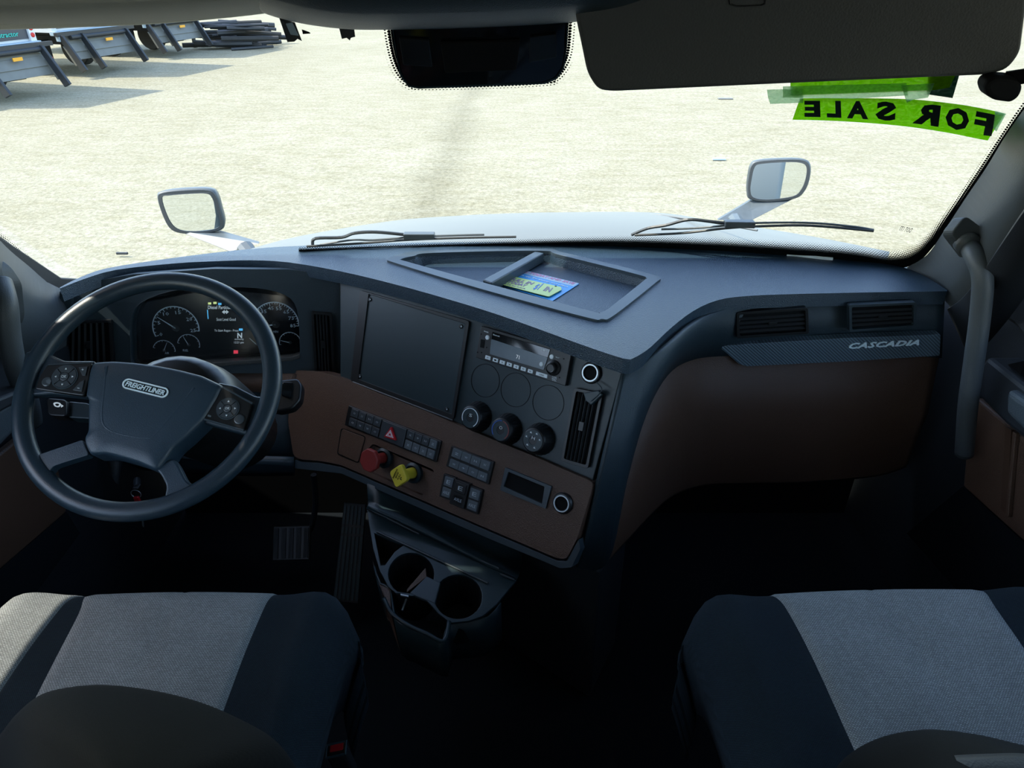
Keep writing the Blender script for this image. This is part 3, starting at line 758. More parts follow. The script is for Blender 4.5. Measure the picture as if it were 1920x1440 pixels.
def scr_t(s, x0, y0, x1, y1, m='lit', **k):
    text_px('screen_text', s, G, (x0, y0), (x1, y0), (x1, y1), (x0, y1), .0034, M[m], scr, th=.0002, **k)
scr_t('Diesel Particulate', 390, 573, 440, 579.5, bold=.012)
scr_t('Soot Level Good', 406, 596, 442, 601.5)
scr_t('To Start Regen - Press', 402, 617.5, 447, 623)
scr_t('N', 445, 624, 454, 634, bold=.03)
scr_t('economy', 440, 635, 457, 638.5)
scr_t('12:21 pm', 439, 640, 457, 645)
slab('screen_key', G, [(448, 616), (455, 616), (455, 620), (448, 620)], .003, .0036, M['litblue'], scr, bevel=0)
for x, y, m in ((393, 569, 'litgreen'), (403, 568, 'litgreen'), (412, 570, 'litblue')):
    slab('screen_icon', G, [(x-3, y-2), (x+3, y-2), (x+3, y+2), (x-3, y+2)], .003, .0036, M[m], scr, bevel=0)
slab('screen_bar', G, [(388, 581), (389.6, 581), (391, 598), (389.4, 598)], .003, .0036, M['litblue'], scr, bevel=0)
ar = [(416, 585), (421, 581), (421, 583.5), (424, 583.5), (424, 581), (429, 585), (424, 589), (424, 586.5), (421, 586.5), (421, 589)]
slab('arrow_icon', G, ar, .003, .0036, M['lit'], scr, bevel=0)
slab('brake_warning_lamp', G, [(438, 657), (446, 657), (446, 663), (438, 663)], 0, .0015, M['litred'], ic, bevel=0)
lens = slab('clear_lens', K, [(252, 688), (246, 600), (264, 570), (400, 541), (532, 555), (556, 585), (560, 666), (480, 676)], -.016, -.014, M['lens'], ic, bevel=0)
slab('lens_sill', K, [(250, 688), (400, 680), (548, 669), (562, 664), (563, 672), (548, 677), (400, 688), (252, 696)], -.03, .004, M['visor'], ic, bevel=.002)

# ================================================================ air vents
def vent(label, pl, q, n, vertical, tabp=.5, missing=None, tilt=.0, fm='black'):
    tl, tr, br, bl = q; f = quadf(*q)
    t = thing('air_vent', label, 'air vent', pl.P(*f(.5, .5), .004), 'dashboard air vents')
    W_ = (pl.P(*tr)-pl.P(*tl)).length; H_ = (pl.P(*bl)-pl.P(*tl)).length
    a, b = .0065/W_, .0065/H_
    inner = [f(a, b), f(1-a, b), f(1-a, 1-b), f(a, 1-b)]
    plate_px('vent_frame', pl, q, [inner], -.004, .012, M[fm], t, r=.006, hr=.004, bevel=.0018)
    slab('vent_back', pl, [f(a*.5, b*.5), f(1-a*.5, b*.5), f(1-a*.5, 1-b*.5), f(a*.5, 1-b*.5)], 0, .0015, M['deep'], t, bevel=0)
    for k in range(n):
        s = (k+1)/(n+1)
        if vertical: p0, p1 = f(a+(1-2*a)*s, b), f(a+(1-2*a)*s, 1-b)
        else: p0, p1 = f(a, b+(1-2*b)*s), f(1-a, b+(1-2*b)*s)
        A_, B_ = pl.P(*p0, .006), pl.P(*p1, .006)
        ax = (B_-A_)*.5; w = (ax.normalized().cross(pl.n)).normalized()
        w2 = (pl.n*.9+w*.45).normalized()*.0032
        MB().box((A_+B_)/2, ax, w2, w2.cross(ax).normalized()*.0007).build('louvre', M['louvre'], t)
    p = f(.5, tabp)
    c = pl.P(*p, .009); u = (pl.P(*tr)-pl.P(*tl)).normalized(); v = (pl.P(*bl)-pl.P(*tl)).normalized()
    MB().box(c, u*(.006 if vertical else .010), v*(.010 if vertical else .0045), pl.n*.003).build('vent_tab', M['black'], t, bevel=.001)
    return t
vent('tall vent left of the instrument cluster, behind the wheel rim', K, vL, 6, True)
vent('tall vent between the instrument cluster and the blank display plate', K, vM, 4, True)
vt = vent('tall vent at the right edge of the centre console, holding a clip', T, [(1076, 727), (1130, 738), (1102, 879), (1051, 864)], 5, True, .48)
vent('left of the two wide vents above the passenger brown panel', Q, [(1381, 586), (1515, 577), (1517, 626), (1382, 635)], 4, False)
vent('right of the two wide vents, above the silver lettering', Q, [(1592, 572), (1719, 567), (1718, 614), (1593, 623)], 4, False, fm='panel')
# clip hanging in the right console vent with its cord
cl = thing('phone_clip', 'black clip with a thin cord stuck in the right console vent', 'clip', T.P(1108, 742, .02))
MB().prism([T.P(*p, .022) for p in [(1093, 737), (1122, 732), (1130, 740), (1108, 760), (1098, 752)]], -T.n*.012).build('clip_body', M['face'], cl, bevel=.002)
MB().tube(spline([T.P(1118, 716, .012), T.P(1128, 728, .02), T.P(1124, 738, .022), T.P(1108, 752, .024)], 6), .0012, 6).build('cord', M['face'], cl)

# ================================================================ blank display plate
dp = thing('display_blank_plate', 'large blank black plate held by four corner screws, left on the console', 'panel', T.P(768, 660, 0))
dq = [(691, 551), (873, 607), (847, 777), (671, 711)]
plate_px('plate_bezel', T, [(675, 544), (880, 602), (850, 787), (657, 715)], [dq], -.004, .008, M['black'], dp, r=.008, hr=.003, bevel=.002)
slab('cover_plate', T, dq, 0, .0045, M['face'], dp, r=.003, bevel=.0006)
MB().tube([T.P(x, y, .008) for x, y in [(662, 716), (849, 788)]], .0018, 6).build('bezel_edge', M['trim'], dp)
for x, y in ((694, 561.5), (865, 612), (838, 767.5), (675, 706)):
    s = lathe('screw', T.P(x, y, .0045), T.n, [(.0052, 0), (.0052, .002), (.0040, .0028)], M['black'], dp, seg=12)
    lathe('screw_socket', T.P(x, y, .0072), T.n, [(.0022, 0), (.0020, .0004)], M['symbol'], s, seg=6)

# ================================================================ radio
ra = thing('car_radio', 'slim black car radio with a row of pale buttons', 'radio', T.P(977, 668, .01))
rq = [(902, 611), (1072, 660), (1060, 724), (892, 670)]
slab('radio_body', T, [(902, 611), (1072, 660), (1060, 724), (892, 670)], -.002, .014, M['black'], ra, r=.002, bevel=.0012)
slab('glossy_band', T, [(923, 622), (1032, 655), (1027, 671), (921, 636)], .013, .0152, M['gloss'], ra)
slab('radio_display', T, [(921, 635.5), (1027, 670.5), (1019.5, 694), (918, 664)], .013, .0155, M['radio_lcd'], ra, r=.003, bevel=.0004)
text_px('display_digits', '71', T, (968.5, 665), (974.5, 666.8), (973.5, 674), (967.5, 672), .0157, M['lit'], ra)
text_px('radio_word', 'Bluetooth', T, (925, 626), (937, 629.7), (936.6, 632), (924.6, 628.3), .0154, M['white'], ra)
text_px('radio_word', '(xm)', T, (1016, 652.5), (1030, 656.7), (1029, 661.7), (1015, 657.5), .0154, M['white'], ra)
text_px('radio_word', 'POWER', T, (908, 620), (916, 622.5), (915.7, 624.5), (907.7, 622), .0142, M['white'], ra)
text_px('radio_word', 'MENU', T, (1041, 668), (1049, 670.5), (1048.7, 672.5), (1040.7, 670), .0142, M['white'], ra)
for s_, k in (('TUNE', 0), ('SELECT', 1), ('VOL', 2)):
    text_px('radio_word', s_, T, (1035, 705+3*k), (1044, 707.6+3*k), (1043.7, 709.8+3*k), (1034.7, 707.2+3*k), .0142, M['white'], ra)
for k, (x, y) in enumerate([(914.4, 670.7), (928.5, 675.3), (941.4, 679.5), (954.5, 683.5), (967.6, 687.8), (981, 692), (994.2, 696.2), (1015.3, 703)]):
    w = 10.5 if k == 7 else 4.7; sl = .31
    bq = [(x-w+.6, y-3.4-w*sl), (x+w+.6, y-3.4+w*sl), (x+w-.6, y+3.2+w*sl), (x-w-.6, y+3.2-w*sl)]
    b = slab('preset_button', T, bq, .013, .0165, M['white'], ra, bevel=.0005)
    text_px('button_mark', ['SRC', '1', '2 ', '3', '4', '5', '6', 'A.S/BAND'][k], T, lerp(bq[0], bq[2], .28), lerp(bq[1], bq[3], .28), lerp(bq[2], bq[0], .28), lerp(bq[3], bq[1], .28), .0166, M['deep'], b, th=.0001)
for x, y in ((914.4, 632.8), (1035, 669), (1015.8, 682.8)):
    lathe('round_button', T.P(x, y, .014), T.n, [(.0052, 0), (.0052, .002), (.0042, .003)], M['white'], ra, seg=20)
lathe('radio_knob', T.P(1039, 690, .012), T.n, [(.0175, 0), (.0165, .006), (.0125, .008), (.0115, .018), (.0095, .0195), (.008, .0185)], M['black'], ra, seg=36)
slab('usb_port', T, [(901.5, 636), (909.5, 637.5), (907.5, 653), (900, 651)], .0135, .0146, M['deep'], ra, bevel=.0004)
for x, y in ((902.5, 626.5), (895.5, 660.5), (903, 661), (912.7, 651.5), (1057, 672.8), (1049, 708)):
    lathe('radio_port', T.P(x, y, .0138), T.n, [(.0018, 0), (.0016, .0006)], M['deep'], ra, seg=10)

# ================================================================ knobs, sockets, switches
def dial_knob(label, x, y, kind):
    t = thing('climate_knob', label, 'knob', T.P(x, y, 0), 'climate control knobs')
    c = T.P(x, y, 0)
    lathe('knob_body', c, T.n, [(.036, -.002), (.036, .004), (.034, .014), (.0285, .030), (.0265, .034), (.024, .035)], M['black'], t, seg=72, flute=.012, nf=24)
    lathe('knob_face', c, T.n, [(.024, .034), (.0235, .0362), (.010, .0362), (.0092, .0340), (.0, .0335)], M['face'], t, seg=40)
    u, v = T.u, T.n.cross(T.u)
    f = c+T.n*.0362
    if kind == 0: annulus('dial_ring', f, T.n, .0205, .0222, .0006, M['white'], t, a0=rad(-50), a1=rad(215), u=u)
    if kind == 1:
        annulus('dial_ring', f, T.n, .0205, .0222, .0006, M['blue'], t, a0=rad(95), a1=rad(225), u=u)
        annulus('dial_ring', f, T.n, .0205, .0222, .0006, M['valve'], t, a0=rad(-45), a1=rad(85), u=u)
    if kind == 2:
        for a in (20, 70, 120, 170, 235, 300):
            p = f+(u*cos(rad(a))+v*sin(rad(a)))*.017
            mb = MB(); mb.box(p, u*.0022, v*.0006, T.n*.0004); mb.box(p+v*.0018, u*.0008, v*.0012, T.n*.0004); mb.box(p-u*.002+v*.001, u*.0004, v*.0014, T.n*.0004); mb.build('dial_icon', M['white'], t)
    textq('dial_symbol', ('S', 'O', 'H')[kind], lambda a, b: f+u*(a-.5)*.008+v*(.002+b*.007), M['white'], t, nrm=T.n)
    lathe('indicator_dot', c+T.n*.0335-v*.0025, T.n, [(.0012, 0), (.0010, .0012)], M['lit'], t, seg=10)
    lathe('pointer_dot', c+T.n*.0005-v*.0385, T.n, [(.0011, 0), (.0010, .0008)], M['white'], t, seg=8)
dial_knob('left climate knob with a white ring, fan speed', 897.5, 781, 0)
dial_knob('middle climate knob with a blue and red temperature ring', 953.5, 804, 1)
dial_knob('right climate knob with small airflow icons', 1013.5, 823, 2)
def socket(label, x, y, off):
    t = thing('power_socket', label, 'socket', T.P(x, y, off), 'round power sockets')
    c = T.P(x, y, off)
    lathe('socket_collar', c, T.n, [(.0235, -.004), (.0235, .004), (.021, .008), (.0185, .0085), (.018, .004)], M['black'], t, seg=40)
    annulus('chrome_ring', c+T.n*.007, T.n, .0158, .0185, .003, M['chrome'], t)
    lathe('socket_bore', c, T.n, [(.0157, .004), (.0156, .0075), (.013, .005)], M['deep'], t, seg=32)
socket('chrome-ringed socket above the right console vent', 1109.5, 699, 0)
socket('chrome-ringed socket at the right end of the brown trim', 1056, 943, .014)
GLY = ['2S', '<>', 'O', 'X', 'H', '=', '+', 'W']
def bank(label, q, off, groups, light, name='switch_bank'):
    f = quadf(*q)
    t = thing(name, label, 'switch panel', T.P(*f(.5, .5), off), 'switch banks on the brown trim')
    slab('switch_frame', T, q, off-.004, off+.006, M['black'], t, r=.002, bevel=.0015)
    i = 0
    for (u0, u1, v0, v1, k) in groups:
        for j in range(k):
            a, b = u0+(u1-u0)*j/k+.003, u0+(u1-u0)*(j+1)/k-.003
            s = slab('switch_key', T, [f(a, v0), f(b, v0), f(b, v1), f(a, v1)], off+.004, off+.0105, M['keylight' if light(i) else 'key'], t, bevel=.0008)
            m = (a+b)/2; w = (b-a)*.15; vm = (v0+v1)/2; h = (v1-v0)*.12
            text_px('key_symbol', random.choice(GLY), T, f(m-w, vm-h), f(m+w, vm-h), f(m+w, vm+h), f(m-w, vm+h), off+.0107, M['symbol'], s, th=.0001, res=1)
            i += 1
    return t, f
b1_, f1 = bank('long switch bank with the red hazard triangle, above the red knob', [(653.5, 760), (827, 827), (817.5, 867), (646, 797)], .014,
    [(.035, .36, .08, .46, 4), (.035, .36, .54, .94, 4), (.64, .965, .08, .46, 4), (.64, .965, .54, .94, 4)], lambda i: i > 10)
slab('blank_key', T, [f1(.37, .08), f1(.63, .08), f1(.63, .94), f1(.37, .94)], .018, .0245, M['key'], b1_, bevel=.0008)
hz_ = slab('hazard_button', T, [(733, 800), (742, 826), (719.5, 819)], .022, .030, M['red'], b1_, r=.0025, bevel=.001)
tri = [(732, 806), (737.5, 821.5), (723, 817)]
def shrink(p, k):
    c = (sum(a[0] for a in p)/3, sum(a[1] for a in p)/3); return [(c[0]+(a[0]-c[0])*k, c[1]+(a[1]-c[1])*k) for a in p]
for k0, k1 in ((1.0, .8), (.62, .42)):
    plate_px('triangle_mark', T, shrink(tri, k0), [shrink(tri, k1)], .0300, .0305, M['white'], hz_, bevel=0)
b2_, f2 = bank('eight-key switch bank of worn grey keys, left of the open pocket', [(846, 836), (926, 866), (916, 909), (836, 874)], .014,
    [(.05, .93, .07, .46, 4), (.05, .93, .58, .95, 4)], lambda i: True)
def rocker(label, q, mk, big):
    f = quadf(*q); t = thing('rocker_switch', label, 'switch', T.P(*f(.5, .5), .014), 'rocker switches under the eight-key bank')
    slab('rocker_frame', T, q, .010, .022+.006*big, M['black'], t, bevel=.0015)
    o = .030 if big else .026
    a = slab('rocker_key', T, [f(.14, .08), f(.86, .08), f(.86, .48), f(.14, .48)], .016, o, M[mk], t, bevel=.0015)
    b = slab('rocker_key', T, [f(.14, .54), f(.86, .54), f(.86, .93), f(.14, .93)], .016, o-.002, M[mk], t, bevel=.0015)
    text_px('key_symbol', 'E', T, f(.35, .2), f(.65, .2), f(.65, .36), f(.35, .36), o+.0002, M['symbol'], a, th=.0001, res=1)
    text_px('key_symbol', 'AXLE', T, f(.25, .68), f(.75, .68), f(.75, .80), f(.25, .80), o-.0018, M['symbol'], b, th=.0001, res=1)
rocker('left rocker switch of three, grey keys', [(832, 888), (855, 896), (845, 939), (823, 931)], 'keylight', 0)
rocker('middle rocker switch of three, taller and all black', [(852, 898), (880, 908), (869, 955), (842, 944)], 'black', 1)
rocker('right rocker switch of three, grey keys', [(879, 909), (905, 919), (895, 965), (870, 955)], 'keylight', 0)
pk = thing('open_pocket', 'empty rectangular pocket with a grey frame in the brown trim', 'pocket', T.P(985, 915, .014))
inn = [(953, 884.5), (1021, 912.5), (1016, 944.5), (944, 912)]
plate_px('pocket_frame', T, [(947, 876.5), (1033.5, 912), (1023, 954), (937.5, 919)], [inn], .010, .020, M['trim'], pk, r=.002, hr=.002, bevel=.001)
slab('pocket_back', T, [(950, 880), (1027, 911), (1020, 949), (941, 915)], .012, .0152, M['deep'], pk, bevel=0)

# brake valves
def valve_base(t, x, y, m):
    c = T.P(x, y, .004)
    lathe('valve_collar', c, T.n, [(.026, 0), (.0255, .008), (.019, .012), (.018, .006)], M['face'], t, seg=32)
    lathe('valve_stem', c, T.n, [(.014, 0), (.013, .03), (.0145, .05)], m, t, seg=20)
    return c
vr = thing('valve_knob', 'dull red eight-sided pull knob', 'knob', T.P(722, 858, .004), 'brake valve knobs')
c = valve_base(vr, 722, 858, M['valve'])
u, v = T.u, T.n.cross(T.u)
o_ = [c+T.n*.062+(u*cos(rad(45*k+22))+v*sin(rad(45*k+22)))*.030 for k in range(8)]
MB().prism(o_, -T.n*.013).build('octagon_head', M['valve'], vr, bevel=.003)
vy = thing('valve_knob', 'yellow diamond-shaped pull knob', 'knob', T.P(777, 886, .004), 'brake valve knobs')
c = valve_base(vy, 777, 886, M['yellow'])
c2 = c+T.n*.062
o_ = rounded([c2+u*.029, c2+v*.031, c2-u*.029, c2-v*.031], .009)
MB().prism(o_, -T.n*.012).build('diamond_head', M['yellow'], vy, bevel=.002)
for s, k, h in (('PARKING', .013, .0045), ('BRAKE', .005, .004), ('PULL', -.004, .004), ('P', -.013, .006)):
    w = .026 if s == 'PARKING' else (.016 if len(s) > 1 else .007)
    # words run up the diamond's left side, as on the real knob
    textq('valve_word', s, lambda a, b: c2+T.n*.0003+(v*.97+u*.24)*(a-.5)*w - (u*.97-v*.24)*k*.8 + (-u*.97+v*.24)*(b-.5)*h, M['deep'], vy, nrm=T.n, th=.0003, bold=.02)

# ================================================================ flyer and card in the tray
ZF = ZT-.0245
fy = [(962, 503), (1086, 532), (1036, 564), (925, 531)]
fp = Pl((0, 1.6, ZF), (0, 0, 1))
fl_ = thing('paper_flyer', 'blue printed flyer lying in the dash tray', 'flyer', fp.P(1005, 532))
slab('flyer_sheet', fp, fy, -.0006, .0006, M['paperblue'], fl_, bevel=0)
slab('flyer_top_strip', fp, [(970, 503.5), (1085, 531), (1076, 537), (960, 508)], .0003, .0009, M['bright'], fl_, bevel=0)
text_px('flyer_word', 'JOIN TODAY AND SAVE', fp, (972, 504.5), (1080, 530.5), (1073, 534.5), (964, 507.5), .001, M['pink'], fl_, bold=.02)
text_px('flyer_word', 'use the app for savings and offers', fp, (962, 510), (1066, 537), (1063, 539.5), (958, 512.5), .001, M['white'], fl_)
yc = thing('printed_card', 'yellow-green printed card lying on the blue flyer', 'card', fp.P(990, 537, .004))
slab('card_sheet', fp, [(958, 517), (1052, 538), (1053, 543), (1029, 556), (1003, 549.5), (936, 532)], .003, .0045, M['paperyellow'], yc, r=.004, bevel=.0003)
text_px('card_word', 'PULL IN', fp, (960, 521), (1003, 530), (996, 534), (953, 524.5), .0047, M['purple'], yc, bold=.03)
text_px('card_word', 'TODAY', fp, (956, 526), (990, 534), (984, 538), (950, 530), .0047, M['purple'], yc, bold=.03)
text_px('card_word', '$1', fp, (1006, 534), (1020, 531), (1006, 545), (998, 543), .0047, M['blue'], yc, bold=.02)
text_px('card_word', 'off 10 or more', fp, (942, 530), (986, 540.5), (984, 542), (940, 531.5), .0047, M['purple'], yc)
text_px('card_word', 'IN', fp, (1026, 537), (1037, 540), (1030, 548), (1018, 545), .0047, M['purple'], yc, bold=.02)
lathe('card_hole', fp.P(1042, 536.5, .0046), V((0, 0, 1)), [(.003, 0), (.0029, .0002)], M['deep'], yc, seg=12)
gl = MB().tube([V((x, glassY(x, .957)-.02-.004*sin(40*x), .972)) for x in [.73+.01*k for k in range(12)]], .005, 6).build('tissue_strip', M['white'])
tag(gl, 'pale crumpled strip lying where the passenger side glass meets the dash', 'litter')

# ================================================================ steering column, stalks, key
WN = V((0, -cos(rad(52)), sin(rad(52))))
WO = CAM+ray(279, 730)*1.24
WP = Pl(WO, WN)
WU = V((1, 0, 0)); WV = WN.cross(WU)
co = thing('steering_column', 'black steering column shroud behind the steering wheel', 'steering column', WO-WN*.2)
def ringpts(c, ru, rv, n=24): return [c+WU*cos(2*PI*k/n)*ru+WV*sin(2*PI*k/n)*rv for k in range(n)]
rr = [ringpts(WO-WN*d+V((.02, 0, 0))+WV*o, a, b) for d, a, b, o in ((.035, .075, .07, 0), (.05, .10, .085, .0), (.12, .105, .09, .01), (.22, .095, .09, .02), (.36, .09, .085, .03))]
n = 24
obj('column_shroud', [p for r in rr for p in r], [(i*n+j, i*n+(j+1) % n, (i+1)*n+(j+1) % n, (i+1)*n+j) for i in range(4) for j in range(n)]+[tuple(range(n)), tuple(4*n+j for j in range(n))], M['black'], co, smooth=True)
def stalk(name, px, Y0, Y1, m=None):
    pl = Pl(PY(*px[0], Y0), WN)
    return slab(name, pl, px, -.03, .0, m or M['black'], co, r=.008, bevel=.005, seg=3)
s1 = stalk('left_stalk', [(87, 746), (124, 749), (124, 781), (90, 779)], 1.14, 1.2)
s1b = stalk('left_stalk_collar', [(126, 752), (168, 756), (172, 786), (126, 783)], 1.145, 1.2, M['face'])
sp_ = Pl(PY(87, 746, 1.14), WN)
plate_px('washer_icon', sp_, sp2([(100, 756), (107, 754), (114, 757), (111, 763), (103, 762)], 3, True), [sp2([(103, 757.5), (107, 756.5), (111, 758), (109, 761), (105, 760.5)], 3, True)], 0, .0006, M['lit'], s1, bevel=0)
slab('arrow_icon', sp_, [(114.5, 758), (119, 761), (114.5, 764)], 0, .0006, M['lit'], s1, bevel=0)
s2 = stalk('right_stalk', [(500, 716), (530, 712), (558, 709), (566, 722), (563, 750), (548, 766), (520, 772), (500, 765)], 1.36, 1.4)
sp2_ = Pl(PY(500, 716, 1.36), WN)
slab('stalk_highlight', sp2_, [(530, 716), (549, 717), (545, 747), (527, 741)], 0, .004, M['gloss'], s2, r=.004, bevel=.001)
ky = thing('ignition_key', 'key ring with a red tag hanging below the column', 'keys', PY(256, 925, 1.42))
MB().tube([PY(255, 926, 1.42)+V((cos(a), 0, sin(a)))*.0125 for a in [2*PI*k/24 for k in range(24)]], .0012, 6, closed=True).build('key_ring', M['chrome'], ky)
MB().box(PY(258, 938, 1.415), V((.007, 0, .001)), V((0, .004, 0)), V((-.001, 0, .012))).build('key_tag', M['red'], ky, bevel=.002)
MB().box(PY(257, 915, 1.43), V((.008, 0, 0)), V((0, .01, 0)), V((0, 0, .006))).build('key_head', M['black'], ky, bevel=.002)
MB().tube([PY(257, 900, 1.47), PY(257, 915, 1.43)], .009, 12).build('key_barrel', M['frame'], ky)
MB().box(PY(268, 981, 1.40), V((.001, 0, -.003)), V((0, .002, 0)), V((.002, 0, .010))).build('key_blade', M['chrome'], ky)

# ================================================================ steering wheel
sw = thing('steering_wheel', 'black steering wheel with silver oval badge and two button pods', 'steering wheel', WO)
Rm, rt_ = .2145, .0165
vs = []; fs = []; N1, N2 = 96, 20
for i in range(N1):
    a = 2*PI*i/N1; e = WU*cos(a)+WV*sin(a)
    for j in range(N2):
        b = 2*PI*j/N2; vs.append(WO+e*(Rm+rt_*cos(b))+WN*rt_*.95*sin(b))
fs = [(i*N2+j, ((i+1) % N1)*N2+j, ((i+1) % N1)*N2+(j+1) % N2, i*N2+(j+1) % N2) for i in range(N1) for j in range(N2)]
obj('rim', vs, fs, M['rubber'], sw, smooth=True)
hubo = [(173.5, 678), (209, 675.5), (250, 678.5), (293, 684), (335, 692), (377.5, 703), (417, 722), (408, 745), (382, 787), (350, 818), (324, 840), (313, 857), (296, 880), (287, 880), (262, 869), (237, 861), (215, 855), (197, 851), (168, 852.5), (160, 838), (156.5, 823), (164, 810), (165, 747), (160, 741), (163.5, 716), (168, 692)]
def dome(name, px, o0, o1, m, parent, sh=.9, r=.006):
    """padded cover: sides rise from o0 to o1 and the top bulges"""
    P3 = rounded([WP.P(x, y, o1) for x, y in px], r)
    k = len(P3); c = sum(P3, V())/k
    rows = [[p+WN*(o0-o1) for p in P3], [p-WN*.006 for p in P3], [c+(p-c)*.975+WN*0 for p in P3], [c+(p-c)*.93+WN*.0025 for p in P3], [c+(p-c)*.7+WN*.004 for p in P3], [c+(p-c)*.3+WN*.0045 for p in P3]]
    vs = [p for rw in rows for p in rw]+[c+WN*.0045]
    fs = [(i*k+j, i*k+(j+1) % k, (i+1)*k+(j+1) % k, (i+1)*k+j) for i in range(5) for j in range(k)]+[(5*k+j, 5*k+(j+1) % k, 6*k) for j in range(k)]
    return obj(name, vs, fs, m, parent, smooth=True)
hub = dome('hub_cover', hubo, -.03, .012, M['hub'], sw)
rel = [(202, 692), (205, 740), (190, 784), (206, 812), (282, 824), (294, 815), (368, 727)]
# raised pad outline on the hub
MB().tube(spline([WP.P(*p, .0125) for p in [(201, 688), (197, 735), (193, 780), (200, 802), (225, 814), (275, 822), (294, 814), (335, 766), (366, 728)]], 6), .0042, 8).build('pad_crease', M['hub'], hub, smooth=True)
ctr = WP.P(273.5, 728.5, .0155); au = (WP.P(315, 739, .0155)-WP.P(232, 718, .0155)).normalized(); av = WN.cross(au); hl = .0325; hr_ = .0082
def oval(l, r, off): return [ctr+WN*off+au*((l if cos(a) > 0 else -l)+r*cos(a))+av*r*sin(a) for a in [PI*2*(k+.5)/28 for k in range(28)]]
MB().prism(oval(hl, hr_+.0028, .001), -WN*.006).build('badge_base', M['face'], hub, bevel=.001)
plate('badge_ring', oval(hl, hr_+.0012, .0028), [oval(hl, hr_-.0012, .0028)], -WN*.003, M['silver'], hub, bevel=0)
textq('badge_lettering', 'FREIGHTLINER', lambda a, b: ctr+WN*.0018+au*(a-.5)*2*(hl+.0035)+av*((b-.5)*.0092), M['silver'], hub, nrm=WN, th=.001, bold=.02, shear=.15)
# pods and spokes
def podc(name, px, m, o0=-.012, o1=.008, r=.006, **k): return slab(name, WP, px, o0, o1, m, sw, r=r, **k)
podc('spoke', [(46, 660), (70, 654), (120, 676), (178, 676), (166, 745), (100, 738), (50, 742), (38, 700)], M['rubber'], -.016, .003, bevel=.006, seg=3)
podc('spoke', [(408, 716), (440, 722), (478, 742), (500, 744), (496, 780), (478, 818), (452, 812), (372, 790)], M['rubber'], -.016, .003, bevel=.006, seg=3)
podc('spoke', [(56, 858), (90, 846), (155, 824), (161, 840), (167, 853), (130, 864), (100, 874), (92, 884), (96, 908), (70, 895)], M['hub'], -.012, .006, bevel=.006, seg=3)
podc('spoke', [(290, 877), (324, 859), (334, 872), (348, 900), (368, 914), (340, 950), (300, 950), (308, 932), (312, 912), (303, 893)], M['hub'], -.012, .006, bevel=.006, seg=3)
pl_ = podc('button_pod', [(89, 684), (172, 680), (166, 712), (157, 742), (66, 729), (74, 705)], M['black'], 0, .010, r=.004, bevel=.0015)
pr_ = podc('button_pod', [(418, 726), (472, 757), (457, 806), (382, 785)], M['black'], 0, .010, r=.003, bevel=.0015)
slab('chrome_line', WP, [(90, 682.5), (172, 678), (172, 680), (90, 684.5)], .008, .0112, M['trim'], pl_, bevel=0)
slab('chrome_line', WP, [(418, 724), (473, 755), (472, 758), (417, 727)], .008, .0112, M['trim'], pr_, bevel=0)
slab('chrome_line', WP, [(382, 784), (457, 805), (456, 808), (381, 787)], .008, .0112, M['trim'], pr_, bevel=0)
def pad4(par, x, y, rp):
    c = WP.P(x, y, .010); rr = rp*(c-CAM).dot(FW)/F
    annulus('key_ring', c, WN, rr*.97, rr*1.06, .0012, M['trim'], par)
    for k in range(4):
        annulus('direction_key', c, WN, rr*.42, rr*.95, .0022, M['key'], par, a0=rad(90*k+48), a1=rad(90*k+132), u=WU, seg=8)
        a = rad(90*k+90); e = WU*cos(a)+WV*sin(a); q = e.cross(WN); p = c+e*rr*.68+WN*.0023
        MB().prism([p+e*.002, p-e*.0012+q*.0018, p-e*.0012-q*.0018], WN*.0003).build('key_arrow', M['white'], par)
    lathe('centre_key', c, WN, [(rr*.36, 0), (rr*.36, .0025), (rr*.3, .003)], M['key'], par, seg=24)
    textq('key_word', 'OK', lambda a, b: c+WN*.0031+WU*(a-.5)*rr*.42+WV*(b-.5)*rr*.24, M['white'], par, nrm=WN, th=.0002)
pad4(pl_, 121.6, 707, 23); pad4(pr_, 427.5, 766.5, 20.5)
lathe('round_key', WP.P(88.5, 716, .010), WN, [(.0085, 0), (.0085, .0015), (.007, .0022)], M['key'], pl_, seg=24)
lathe('round_key', WP.P(449, 786.5, .010), WN, [(.0085, 0), (.0085, .0015), (.007, .0022)], M['key'], pr_, seg=24)
slab('key_icon', WP, [(86, 713), (92, 711), (96, 714), (93, 720), (87, 718)], .0122, .0127, M['keylight'], pl_, bevel=0)
slab('phone_icon', WP, [(390, 777), (396, 779), (395, 782.5), (389, 780.5)], .010, .0106, M['keylight'], pr_, bevel=0)
slab('rocker_key', WP, [(147, 688), (164, 687), (160, 704), (154, 704)], .010, .0118, M['key'], pl_, bevel=.0006)
slab('rocker_key', WP, [(150, 716), (158, 712), (153, 734), (136, 731)], .010, .0118, M['key'], pl_, bevel=.0006)
text_px('key_word', '+', WP, (153, 691), (157, 691), (157, 695), (153, 695), .0119, M['white'], pl_)
text_px('key_word', '-', WP, (145, 727), (149, 727.5), (149, 728.5), (145, 728), .0119, M['white'], pl_)

